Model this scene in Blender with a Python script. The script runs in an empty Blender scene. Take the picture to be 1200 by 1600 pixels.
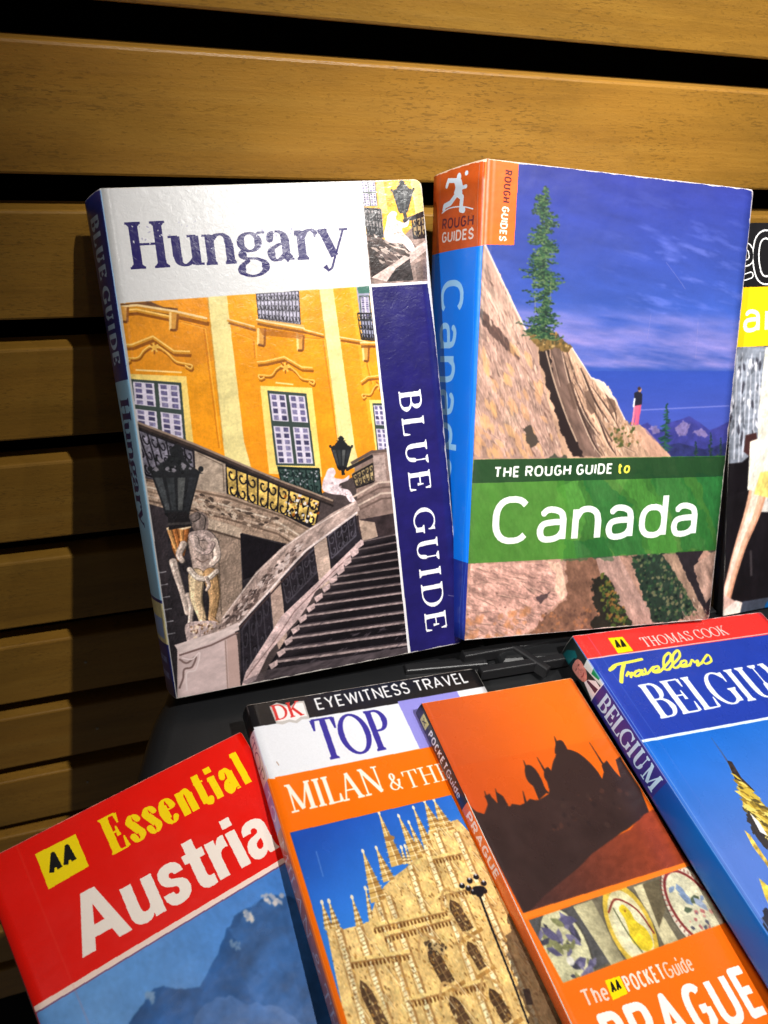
import bpy, bmesh, math, random
import numpy as np
from mathutils import Matrix, Vector
PI = math.pi
scene = bpy.context.scene
# ---------------------------------------------------------------- camera (origin of the plan; z = 0 is the tray, units metres)
Z0 = .28
cam_d = bpy.data.cameras.new('camera'); cam = bpy.data.objects.new('camera', cam_d); scene.collection.objects.link(cam)
cam_d.sensor_fit = 'VERTICAL'; cam_d.sensor_height = 36; cam_d.lens = 27.675; cam_d.clip_start = .01; cam_d.clip_end = 50
cam.matrix_world = Matrix.Translation((0, 0, Z0)) @ Matrix([[0.940716, 0.114037, -0.31945], [-0.322664, 0.59128, -0.739105], [0.104599, 0.798363, 0.593022]]).to_4x4()
cam_d.dof.use_dof = True; cam_d.dof.focus_distance = .325; cam_d.dof.aperture_fstop = 17
scene.camera = cam
# ---------------------------------------------------------------- world: dim indoor room light
world = bpy.data.worlds.new('World'); scene.world = world; world.use_nodes = True
world.node_tree.nodes['Background'].inputs[0].default_value = (1, .93, .85, 1)
world.node_tree.nodes['Background'].inputs[1].default_value = .06
# ---------------------------------------------------------------- the shop's ceiling spotlights, and one added wall-wash lamp
def spotlight(name, direction, dist, power, radius, col, target=(.14, .29, .12), cone=60, blend=1.0):
    l = bpy.data.lights.new(name, 'SPOT'); l.energy = power; l.shadow_soft_size = radius; l.color = col
    l.spot_size = math.radians(cone); l.spot_blend = blend
    o = bpy.data.objects.new(name, l); scene.collection.objects.link(o)
    t = Vector(target); d = Vector(direction).normalized(); o.location = t + d * dist
    o.rotation_euler = d.to_track_quat('Z', 'Y').to_euler(); return o
WHITE = (1, .965, .92)
spotlight('spot_lamp', (.128, -.626, 1.313), 1.46, 106, .010, WHITE, target=(.26, .18, .15), cone=32)
spotlight('spot_lamp', (.30, -.40, .87), 1.6, 12, .010, WHITE, target=(.24, .14, .06), cone=34)
spotlight('spot_lamp', (-.04, -.71, .70), 1.5, 22, .03, WHITE, target=(.28, .34, .27), cone=25)
spotlight('spot_lamp', (-.72, -.34, .61), 1.5, 84, .012, WHITE, target=(.24, .20, .10), cone=20)
spotlight('spot_lamp', (.10, -.60, .79), 1.4, 150, .02, WHITE, target=(.28, .356, .40), cone=24)  # added wall wash with no known fixture, brightens the upper slats
scene.view_settings.view_transform = 'Standard'; scene.view_settings.look = 'None'
scene.view_settings.exposure = -.22; scene.view_settings.gamma = 1

# ---------------------------------------------------------------- helpers
def srgb(c): return tuple(((v / 255) / 12.92 if v / 255 <= .04045 else ((v / 255 + .055) / 1.055) ** 2.4) for v in c) + (1,)
def new_obj(name, me, parent=None, **props):
    o = bpy.data.objects.new(name, me); scene.collection.objects.link(o)
    if parent is not None: o.parent = parent
    for k, v in props.items(): o[k] = v
    return o
def mesh(name, verts, faces, mats, idx=None, uvs=None, smooth=False):
    me = bpy.data.meshes.new(name); me.from_pydata([tuple(map(float, v)) for v in verts], [], faces)
    for m in mats: me.materials.append(m)
    if idx is not None: me.polygons.foreach_set('material_index', idx)
    if uvs is not None:
        uv = me.uv_layers.new(name='print')
        for p in me.polygons:
            for li in p.loop_indices: uv.data[li].uv = uvs[me.loops[li].vertex_index]
    if smooth: me.polygons.foreach_set('use_smooth', [True] * len(me.polygons))
    me.update(); return me
def box_mesh(name, x0, x1, y0, y1, z0, z1, mats, bev=0, seg=2):
    bm = bmesh.new(); bmesh.ops.create_cube(bm, size=1)
    for v in bm.verts: v.co = ((x0 + x1) / 2 + v.co.x * (x1 - x0), (y0 + y1) / 2 + v.co.y * (y1 - y0), (z0 + z1) / 2 + v.co.z * (z1 - z0))
    if bev: bmesh.ops.bevel(bm, geom=bm.edges[:], offset=bev, segments=seg, affect='EDGES', profile=.5)
    me = bpy.data.meshes.new(name); bm.to_mesh(me); bm.free()
    for m in mats: me.materials.append(m)
    return me
def prism_mesh(name, outline, z0, z1, mats, bev=0, seg=3):
    bm = bmesh.new(); vs = [bm.verts.new((x, y, z0)) for x, y in outline]; f = bm.faces.new(vs)
    r = bmesh.ops.extrude_face_region(bm, geom=[f])
    for v in r['geom']:
        if isinstance(v, bmesh.types.BMVert): v.co.z = z1
    bmesh.ops.recalc_face_normals(bm, faces=bm.faces[:])
    if bev:
        ed = [e for e in bm.edges if all(abs(v.co.z - z1) < 1e-7 for v in e.verts)]
        bmesh.ops.bevel(bm, geom=ed, offset=bev, segments=seg, affect='EDGES', profile=.5)
    me = bpy.data.meshes.new(name); bm.to_mesh(me); bm.free()
    for m in mats: me.materials.append(m)
    me.polygons.foreach_set('use_smooth', [False] * len(me.polygons))
    return me
class NT:
    def __init__(s, name):
        s.m = bpy.data.materials.new(name); s.m.use_nodes = True; s.t = s.m.node_tree; s.b = s.t.nodes['Principled BSDF']
    def n(s, kind, **kw):
        x = s.t.nodes.new(kind)
        for k, v in kw.items():
            if k.startswith('i_'): x.inputs[k[2:].replace('_', ' ')].default_value = v
            else: setattr(x, k, v)
        return x
    def l(s, a, b): s.t.links.new(a, b)
    def noise(s, vec, scale, detail=4, rough=.55, dist=0):
        x = s.n('ShaderNodeTexNoise'); x.inputs['Scale'].default_value = scale; x.inputs['Detail'].default_value = detail; x.inputs['Roughness'].default_value = rough; x.inputs['Distortion'].default_value = dist
        s.l(vec, x.inputs['Vector']); return x.outputs['Fac']
    def mapping(s, vec, scale=(1, 1, 1), rot=(0, 0, 0), loc=(0, 0, 0)):
        x = s.n('ShaderNodeMapping'); x.inputs['Scale'].default_value = scale; x.inputs['Rotation'].default_value = rot; x.inputs['Location'].default_value = loc; s.l(vec, x.inputs['Vector']); return x.outputs['Vector']
    def ramp(s, f, *stops):
        x = s.n('ShaderNodeValToRGB'); e = x.color_ramp.elements
        while len(e) < len(stops): e.new(.5)
        for k, (p, c) in enumerate(stops): e[k].position = p; e[k].color = c if len(c) == 4 else tuple(c) + (1,)
        s.l(f, x.inputs['Fac']); return x.outputs['Color']
    def math(s, op, a, b=None, c=None):
        x = s.n('ShaderNodeMath', operation=op)
        for i, v in enumerate((a, b, c)):
            if v is None: continue
            if isinstance(v, (int, float)): x.inputs[i].default_value = v
            else: s.l(v, x.inputs[i])
        return x.outputs[0]
    def mix(s, f, a, b, mode='MIX'):
        x = s.n('ShaderNodeMix', data_type='RGBA', blend_type=mode)
        for sock, v in ((x.inputs[0], f), (x.inputs[6], a), (x.inputs[7], b)):
            if isinstance(v, (int, float)): sock.default_value = v
            elif isinstance(v, tuple): sock.default_value = v
            else: s.l(v, sock)
        return x.outputs[2]
    def bump(s, h, dist, strength=1, normal=None):
        x = s.n('ShaderNodeBump'); x.inputs['Distance'].default_value = dist; x.inputs['Strength'].default_value = strength; s.l(h, x.inputs['Height'])
        if normal is not None: s.l(normal, x.inputs['Normal'])
        return x.outputs['Normal']
def laminate(name, img, rough=.3, wavy=.00003, mott=0.0, gain=1.0, spec=.5):
    N = NT(name); tc = N.n('ShaderNodeTexCoord'); uv = tc.outputs['UV']; ob = tc.outputs['Object']
    im = N.n('ShaderNodeTexImage'); im.image = img; im.interpolation = 'Linear'; im.extension = 'EXTEND'; N.l(uv, im.inputs['Vector'])
    col = im.outputs['Color']
    if gain != 1: col = N.mix(1.0, col, (gain, gain, gain, 1), 'MULTIPLY')
    N.l(col, N.b.inputs['Base Color'])
    scr = N.noise(N.mapping(ob, (900, 90, 90), (0, 0, .6)), 1, 3)
    r = N.noise(ob, 60, 4)
    N.l(N.math('ADD', N.math('MULTIPLY', r, .16), rough - .08), N.b.inputs['Roughness'])
    N.b.inputs['Specular IOR Level'].default_value = spec
    h = N.noise(ob, 55, 3); nrm = N.bump(h, wavy * 10)
    if mott: nrm = N.bump(N.noise(ob, 380, 3, .6, .8), mott, 1, nrm)
    nrm = N.bump(scr, .000007, 1, nrm)
    N.l(nrm, N.b.inputs['Normal'])
    return N.m
def plain(name, c, rough=.6, spec=.5, n=(0, 1), bump=0, bscale=300):
    N = NT(name); tc = N.n('ShaderNodeTexCoord'); ob = tc.outputs['Object']; f = N.noise(ob, n[1], 4)
    k = N.math('ADD', N.math('MULTIPLY', f, n[0] * 2), 1 - n[0]); c4 = srgb(c)
    N.l(N.mix(1.0, c4, k, 'MULTIPLY'), N.b.inputs['Base Color'])
    N.l(N.math('ADD', N.math('MULTIPLY', f, .15), rough - .07), N.b.inputs['Roughness']); N.b.inputs['Specular IOR Level'].default_value = spec
    if bump: N.l(N.bump(N.noise(ob, bscale, 4), bump), N.b.inputs['Normal'])
    return N.m

# ---------------------------------------------------------------- printed artwork painter (works in cover millimetres, y down)
TAB = np.random.RandomState(7).rand(256, 256).astype(np.float32)
def vnoise(x, y, seed):
    x = x + seed * 37.7; y = y + seed * 91.3
    xi = np.floor(x).astype(np.int32); yi = np.floor(y).astype(np.int32)
    fx = (x - xi).astype(np.float32); fy = (y - yi).astype(np.float32)
    fx = fx * fx * (3 - 2 * fx); fy = fy * fy * (3 - 2 * fy)
    a = TAB[yi & 255, xi & 255]; b = TAB[yi & 255, (xi + 1) & 255]
    c = TAB[(yi + 1) & 255, xi & 255]; d = TAB[(yi + 1) & 255, (xi + 1) & 255]
    return (a + (b - a) * fx) * (1 - fy) + (c + (d - c) * fx) * fy
def fbm(x, y, cx, cy, ang=0, seed=0, octv=4):
    ca, sa = math.cos(math.radians(ang)), math.sin(math.radians(ang))
    u = (x * ca + y * sa) / cx; v = (-x * sa + y * ca) / cy
    t = 0; amp = .5; tot = 0
    for k in range(octv):
        t = t + amp * vnoise(u, v, seed + k); tot += amp
        u = u * 2.03; v = v * 2.03; amp *= .58
    return t / tot
def catmull(pts, n=7):
    P = [np.array(p, float) for p in pts]
    if len(P) < 3: return P
    closed = np.allclose(P[0], P[-1])
    Q = ([P[-2]] + P + [P[1]]) if closed else ([2 * P[0] - P[1]] + P + [2 * P[-1] - P[-2]])
    out = []
    for i in range(1, len(Q) - 2):
        for k in range(n):
            t = k / n
            out.append(.5 * ((2 * Q[i]) + (Q[i + 1] - Q[i - 1]) * t + (2 * Q[i - 1] - 5 * Q[i] + 4 * Q[i + 1] - Q[i + 2]) * t * t
                             + (-Q[i - 1] + 3 * Q[i] - 3 * Q[i + 1] + Q[i + 2]) * t ** 3))
    out.append(P[-1])
    return out
class Art:
    def __init__(s, W, H, col, ppm=8):
        s.W, s.H, s.ppm = W, H, ppm
        s.w, s.h = int(W * ppm), int(H * ppm)
        s.a = np.empty((s.h, s.w, 3), np.float32); s.a[:] = np.array(col, np.float32) / 255
        s.clip = None
    def bbox(s, pts, pad=0):
        p = np.asarray(pts, float) * s.ppm
        x0 = max(0, int(p[:, 0].min() - pad) - 1); x1 = min(s.w, int(p[:, 0].max() + pad) + 2)
        y0 = max(0, int(p[:, 1].min() - pad) - 1); y1 = min(s.h, int(p[:, 1].max() + pad) + 2)
        if x1 <= x0 or y1 <= y0: return None
        return x0, x1, y0, y1
    def grid(s, b):
        x0, x1, y0, y1 = b
        return np.meshgrid((np.arange(x0, x1) + .5) / s.ppm, (np.arange(y0, y1) + .5) / s.ppm)
    def inside(s, pts, X, Y):
        m = np.zeros(X.shape, bool); n = len(pts)
        for i in range(n):
            xa, ya = pts[i]; xb, yb = pts[(i + 1) % n]
            if ya == yb: continue
            c = (Y < ya) != (Y < yb)
            m ^= c & (X < (xb - xa) * (Y - ya) / (yb - ya) + xa)
        return m
    def put(s, b, m, X, Y, col, al=1, n=None, grad=None, rag=0):
        x0, x1, y0, y1 = b
        if s.clip is not None: m = m & s.clip[y0:y1, x0:x1]
        if not m.any(): return
        c = np.empty(X.shape + (3,), np.float32); c[:] = np.array(col, np.float32) / 255
        if grad is not None:
            c2, (ax, ay), (bx, by) = grad
            t = ((X - ax) * (bx - ax) + (Y - ay) * (by - ay)) / ((bx - ax) ** 2 + (by - ay) ** 2)
            t = np.clip(t, 0, 1)[..., None]
            c = c * (1 - t) + np.array(c2, np.float32) / 255 * t
        if n is not None:
            amp, cx, cy, ang, seed = n
            f = fbm(X, Y, cx, cy, ang, seed)
            c = c * (1 + amp * (f - .5) * 2)[..., None]
        A = s.a[y0:y1, x0:x1]
        mm = (m.astype(np.float32) * al)[..., None]
        A[:] = A * (1 - mm) + np.clip(c, 0, 1) * mm
    def poly(s, pts, col, al=1, n=None, grad=None, smooth=False, wob=0, wc=2.0):
        if smooth: pts = catmull(list(pts) + [pts[0]])
        b = s.bbox(pts, pad=wob * s.ppm)
        if b is None: return
        X, Y = s.grid(b)
        if wob:
            XX = X + (fbm(X, Y, wc, wc, 0, 5, 3) - .5) * 2 * wob; YY = Y + (fbm(X, Y, wc, wc, 0, 9, 3) - .5) * 2 * wob
            m = s.inside(pts, XX, YY)
        else: m = s.inside(pts, X, Y)
        s.put(b, m, X, Y, col, al, n, grad)
    def pen(s, pts, w, col, al=1, smooth=False, butt=True, n=None, wfun=None):
        P = catmull(pts) if smooth else [np.array(p, float) for p in pts]
        k = len(P)
        ws = [w] * k if np.isscalar(w) else list(np.interp(np.linspace(0, 1, k), np.linspace(0, 1, len(w)), w))
        if wfun is not None:
            ws = []
            for i in range(k):
                d = P[min(i + 1, k - 1)] - P[max(i - 1, 0)]
                ws.append(wfun(d))
        b = s.bbox(P, pad=max(ws) * s.ppm)
        if b is None: return
        X, Y = s.grid(b); m = np.zeros(X.shape, bool)
        for i in range(k - 1):
            p, q = P[i], P[i + 1]; d = q - p; L = math.hypot(*d)
            if L < 1e-6: continue
            mw = max(ws[i], ws[i + 1])
            j0 = max(0, int((min(p[0], q[0]) - mw) * s.ppm) - b[0]); j1 = int((max(p[0], q[0]) + mw) * s.ppm) + 2 - b[0]
            i0 = max(0, int((min(p[1], q[1]) - mw) * s.ppm) - b[2]); i1 = int((max(p[1], q[1]) + mw) * s.ppm) + 2 - b[2]
            if j1 <= 0 or i1 <= 0: continue
            x = X[i0:i1, j0:j1] - p[0]; y = Y[i0:i1, j0:j1] - p[1]
            t = (x * d[0] + y * d[1]) / (L * L); r = np.abs(x * d[1] - y * d[0]) / L
            ww = ws[i] + (ws[i + 1] - ws[i]) * np.clip(t, 0, 1)
            mk = (t >= 0) & (t <= 1) & (r <= ww / 2)
            if i > 0 or not butt: mk |= x * x + y * y <= (ws[i] / 2) ** 2
            if i == k - 2 and not butt: mk |= (x - d[0]) ** 2 + (y - d[1]) ** 2 <= (ws[-1] / 2) ** 2
            m[i0:i1, j0:j1] |= mk
        s.put(b, m, X, Y, col, al, n)
    def ell(s, c, rx, ry, col, ang=0, **k):
        ca, sa = math.cos(ang), math.sin(ang)
        s.poly([(c[0] + rx * math.cos(t) * ca - ry * math.sin(t) * sa, c[1] + rx * math.cos(t) * sa + ry * math.sin(t) * ca)
                for t in np.linspace(0, 2 * PI, 25)[:-1]], col, **k)
    def scatter(s, pts, cnt, size, cols, seed=1, asp=1.0, ang=None, al=1):
        r = random.Random(seed); p = np.array(pts)
        x0, y0 = p.min(0); x1, y1 = p.max(0); k = 0
        for _ in range(cnt * 6):
            if k >= cnt: break
            x, y = r.uniform(x0, x1), r.uniform(y0, y1)
            if not s.inside(pts, np.array([x]), np.array([y]))[0]: continue
            k += 1; z = size * r.uniform(.5, 1.3); a = r.uniform(0, PI) if ang is None else math.radians(ang) + r.gauss(0, .2)
            ca, sa = math.cos(a), math.sin(a)
            q = [(x + (u * ca * asp - v * sa) * z, y + (u * sa * asp + v * ca) * z) for u, v in
                 ((-1, r.uniform(-.2, .2)), (-.3, -r.uniform(.5, 1)), (.5, -r.uniform(.3, .8)), (1, 0), (.3, r.uniform(.5, 1)), (-.5, r.uniform(.3, .9)))]
            s.poly(q, r.choice(cols), al)
    def setclip(s, pts):
        if pts is None: s.clip = None; return
        b = (0, s.w, 0, s.h); X, Y = s.grid(b); s.clip = s.inside(pts, X, Y)
    def lattice(s, quad, nx, ny, col, w, curl=True, seed=3):      # wrought iron panel drawn inside a quad (tl, tr, br, bl)
        q = [np.array(p, float) for p in quad]
        def at(u, v): return (q[0] * (1 - u) + q[1] * u) * (1 - v) + (q[3] * (1 - u) + q[2] * u) * v
        s.pen([at(0, 0), at(1, 0)], w * 1.8, col); s.pen([at(0, 1), at(1, 1)], w * 1.8, col)
        r = random.Random(seed)
        for i in range(nx + 1): s.pen([at(i / nx, 0), at(i / nx, 1)], w, col)
        if curl:
            for i in range(nx):
                for j in range(ny):
                    c = ((i + .5) / nx, (j + .5) / ny); k = r.choice((-1, 1))
                    s.pen([at(c[0] + k * (.42 - .1 * t) / nx * math.cos(t * 1.5), c[1] + (.45 - .1 * t) / ny * math.sin(t * 1.5)) for t in np.linspace(0, 3.6, 14)], w * .9, col)
    def soften(s, passes=1):
        for _ in range(passes):
            for ax in (0, 1):
                s.a = (np.roll(s.a, 1, ax) + s.a * 2 + np.roll(s.a, -1, ax)) / 4
    def photo(s, pts, amp=.25, cell=1.6, ang=0, seed=1, stretch=1.5):    # tonal texture of a printed photograph
        b = s.bbox(pts)
        if b is None: return
        X, Y = s.grid(b); m = s.inside(pts, X, Y); x0, x1, y0, y1 = b
        if s.clip is not None: m = m & s.clip[y0:y1, x0:x1]
        f = .5 * fbm(X, Y, cell * 3 * stretch, cell * 3, ang, seed, 4) + .5 * fbm(X, Y, cell * stretch * .5, cell * .5, ang + 15, seed + 5, 3)
        s.a[y0:y1, x0:x1] *= (1 + m * amp * (f - .5) * 4)[..., None]
    def cracks(s, pts, amp=.5, cx=2, cy=10, ang=-30, seed=1, pw=6, lit=.25):
        b = s.bbox(pts)
        if b is None: return
        X, Y = s.grid(b); m = s.inside(pts, X, Y); x0, x1, y0, y1 = b
        if s.clip is not None: m = m & s.clip[y0:y1, x0:x1]
        k = 1 - np.abs(2 * fbm(X, Y, cx, cy, ang, seed, 4) - 1) * 2.2; k = np.clip(k, 0, 1) ** pw
        k2 = 1 - np.abs(2 * fbm(X + .5, Y + .35, cx, cy, ang, seed, 4) - 1) * 2.2; k2 = np.clip(k2, 0, 1) ** pw
        s.a[y0:y1, x0:x1] *= (1 - m * amp * k + m * lit * np.clip(k2 - k, 0, 1))[..., None]
    def image(s, name):
        a = np.clip(s.a, 0, 1)
        rgba = np.ones((s.h, s.w, 4), np.float32); rgba[..., :3] = a[::-1]
        im = bpy.data.images.new(name, s.w, s.h, alpha=False)
        im.pixels.foreach_set(rgba.ravel()); im.update(); im.pack()
        return im
    def grain(s, amp=.03, cell=.35, seed=2, blur=0):
        amp *= .4
        X, Y = s.grid((0, s.w, 0, s.h))
        f = fbm(X, Y, cell, cell, 0, seed, 2); s.a *= (1 + amp * (f - .5) * 2)[..., None]
    def wear(s, edges='trb', w=.45, col=(214, 208, 200), seed=4, corner=2.0):   # paper showing where the lamination is rubbed off the edges
        X, Y = s.grid((0, s.w, 0, s.h)); d = np.full(X.shape, 99, np.float32)
        if 't' in edges: d = np.minimum(d, Y)
        if 'b' in edges: d = np.minimum(d, s.H - Y)
        if 'r' in edges: d = np.minimum(d, s.W - X)
        if 'l' in edges: d = np.minimum(d, X)
        f = fbm(X, Y, 4, 4, 0, seed, 4); lim = w * (.25 + 1.9 * np.clip(f - .3, 0, 1))
        for cx, cy in ((s.W, 0), (s.W, s.H)):
            lim = lim + .9 * w * np.exp(-((X - cx) ** 2 + (Y - cy) ** 2) / corner ** 2)
        m = d < lim; A = s.a; A[m] = A[m] * .15 + np.array(col, np.float32) / 255 * .85

# ---------------------------------------------------------------- lettering: pen-drawn alphabets
def arc(cx, cy, rx, ry, a0, a1, n=14, e=1.0):
    o = []
    for t in np.radians(np.linspace(a0, a1, n)):
        c, s_ = math.cos(t), math.sin(t)
        o.append((cx + rx * math.copysign(abs(c) ** e, c), cy + ry * math.copysign(abs(s_) ** e, s_)))
    return o
E_ = .82
SANS = {  # letter: (width, strokes); y up, cap height 1
 'A': (.92, [[(0, 0), (.5, 1), (1, 0)], [(.2, .3), (.8, .3)]]),
 'C': (.72, [arc(.5, .5, .5, .5, 42, 318, 20, E_)]),
 'D': (.85, [[(.45, 0), (0, 0), (0, 1), (.45, 1)] + arc(.45, .5, .55, .5, 88, -90, 12, E_)]),
 'E': (.7, [[(1, 1), (0, 1), (0, 0), (1, 0)], [(0, .52), (.88, .52)]]),
 'G': (.84, [arc(.5, .5, .5, .5, 45, 330, 20, E_) + [(1, .2), (1, .48)], [(.55, .48), (1, .48)]]),
 'H': (.85, [[(0, 0), (0, 1)], [(1, 0), (1, 1)], [(0, .5), (1, .5)]]),
 'I': (.0, [[(.5, 0), (.5, 1)]]),
 'K': (.82, [[(0, 0), (0, 1)], [(1, 1), (.02, .42)], [(.3, .58), (1, 0)]]),
 'L': (.68, [[(0, 1), (0, 0), (1, 0)]]),
 'N': (.88, [[(0, 0), (0, 1), (1, 0), (1, 1)]]),
 'O': (.95, [arc(.5, .5, .5, .5, 0, 360, 28, E_)]),
 'P': (.75, [[(0, 0), (0, 1), (.55, 1)] + arc(.55, .73, .45, .27, 88, -90, 10, E_) + [(0, .46)]]),
 'R': (.8, [[(0, 0), (0, 1), (.55, 1)] + arc(.55, .74, .45, .26, 88, -90, 10, E_) + [(0, .48)], [(.5, .48), (1, 0)]]),
 'S': (.75, [catmull([(.98, .8), (.8, .97), (.5, 1), (.15, .94), (.02, .74), (.18, .57), (.5, .5), (.84, .42), (.98, .25), (.84, .06), (.5, 0), (.18, .03), (0, .2)], 3)]),
 'T': (.8, [[(0, 1), (1, 1)], [(.5, 1), (.5, 0)]]),
 'U': (.85, [[(0, 1), (0, .35)] + arc(.5, .33, .5, .33, 180, 360, 12, E_) + [(1, 1)]]),
 'V': (.88, [[(0, 1), (.5, 0), (1, 1)]]),
 'W': (1.25, [[(0, 1), (.25, 0), (.5, .95), (.75, 0), (1, 1)]]),
 'Y': (.85, [[(0, 1), (.5, .45), (1, 1)], [(.5, .45), (.5, 0)]]),
 'a': (.56, [catmull([(.08, .62), (.28, .72), (.6, .72), (.88, .64), (.97, .48)], 4) + [(.97, 0)], catmull([(.97, .42), (.55, .42), (.12, .37), (0, .2), (.12, .03), (.45, 0), (.78, .06), (.97, .2)], 4)]),
 'c': (.54, [arc(.5, .36, .5, .36, 45, 315, 16, E_)]),
 'd': (.58, [[(1, 1), (1, 0)], arc(.5, .36, .5, .36, 15, 345, 20, E_)]),
 'e': (.58, [[(.03, .38), (1, .38)] + arc(.5, .36, .5, .36, 12, 320, 20, E_)]),
 'f': (.38, [[(.45, 0), (.45, .8), (.6, 1), (1, 1)], [(0, .72), (1, .72)]]),
 'h': (.56, [[(0, 0), (0, 1)], [(0, .45)] + catmull([(.03, .5), (.25, .69), (.6, .72), (.9, .62), (1, .42)], 4) + [(1, 0)]]),
 'i': (.0, [[(.5, 0), (.5, .72)], [(.5, .9), (.5, 1.06)]]),
 'l': (.0, [[(.5, 0), (.5, 1)]]),
 'n': (.56, [[(0, 0), (0, .72)], [(0, .45)] + catmull([(.03, .5), (.25, .69), (.6, .72), (.9, .62), (1, .42)], 4) + [(1, 0)]]),
 'o': (.6, [arc(.5, .36, .5, .36, 0, 360, 24, E_)]),
 'r': (.36, [[(0, 0), (0, .72)], catmull([(0, .42), (.2, .62), (.55, .72), (1, .7)], 4)]),
 's': (.5, [catmull([(.95, .58), (.75, .7), (.5, .72), (.12, .66), (.04, .52), (.25, .4), (.7, .32), (.96, .2), (.85, .05), (.5, 0), (.2, .02), (0, .14)], 3)]),
 't': (.5, [[(.42, 1), (.42, .15), (.6, 0), (1, 0)], [(0, .72), (1, .72)]]),
 'u': (.57, [[(0, .72), (0, .28)] + catmull([(0, .26), (.12, .05), (.45, 0), (.78, .06), (1, .25)], 4), [(1, .72), (1, 0)]]),
 '1': (.35, [[(0, .8), (.9, 1), (.9, 0)]]), '0': (.7, [arc(.5, .5, .5, .5, 0, 360, 24)]),
}
# heavy grotesque: ('P', outline[, counter]) in cap heights
BOLD = {
 'A': (1.06, [('P', [(0, 0), (.38, 1), (.68, 1), (1.06, 0), (.78, 0), (.71, .2), (.35, .2), (.28, 0), (0, 0), (.42, .4), (.53, .74), (.64, .4), (.42, .4)])]),
 'u': (.71, [('P', [(0, .73), (.25, .73), (.25, .27), (.27, .2), (.31, .165), (.37, .165), (.43, .19), (.46, .25), (.46, .73), (.71, .73), (.71, 0), (.475, 0), (.475, .075), (.42, .02), (.35, -.015), (.25, -.02), (.14, 0), (.05, .06), (.01, .15), (0, .24)])]),
 's': (.62, [('P', [(.6, .51), (.58, .62), (.51, .70), (.41, .74), (.27, .745), (.15, .715), (.06, .65), (.03, .55), (.05, .44), (.12, .37), (.23, .325), (.34, .295), (.37, .255), (.36, .2), (.31, .16), (.25, .175), (.23, .235), (0, .235), (.02, .12), (.09, .03), (.19, -.015), (.33, -.02), (.47, .01), (.58, .09), (.62, .2), (.6, .31), (.53, .38), (.42, .42), (.30, .455), (.26, .5), (.28, .555), (.33, .565), (.37, .55), (.385, .51)])]),
 't': (.5, [('P', [(.11, .95), (.36, .95), (.36, .73), (.5, .73), (.5, .56), (.36, .56), (.36, .23), (.38, .185), (.43, .17), (.5, .175), (.5, -.005), (.4, -.02), (.27, -.015), (.17, .03), (.12, .11), (.11, .2), (.11, .56), (0, .56), (0, .73), (.11, .73)])]),
 'r': (.48, [('P', [(0, .73), (.235, .73), (.235, .61), (.28, .68), (.35, .735), (.43, .745), (.48, .74), (.48, .5), (.42, .51), (.34, .495), (.28, .45), (.25, .38), (.25, 0), (0, 0)])]),
 'i': (.25, [('P', [(0, 0), (.25, 0), (.25, .73), (0, .73)]), ('P', [(0, .82), (.25, .82), (.25, 1), (0, 1)])]),
 'a': (.7, [('P', [(.04, .5), (.06, .61), (.13, .69), (.24, .735), (.37, .745), (.5, .725), (.6, .67), (.645, .58), (.65, .46), (.65, .14), (.67, .06), (.7, .03), (.7, 0), (.45, 0), (.425, .07), (.35, .01), (.25, -.02), (.15, -.015), (.06, .03), (.01, .11), (0, .21), (.03, .31), (.1, .38), (.2, .42), (.32, .44), (.39, .465), (.41, .51), (.38, .56), (.32, .575), (.27, .555), (.25, .5), (.04, .5), (.41, .34), (.33, .315), (.26, .28), (.235, .22), (.25, .165), (.3, .145), (.36, .165), (.4, .215), (.41, .28), (.41, .34)])]),
}
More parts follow.
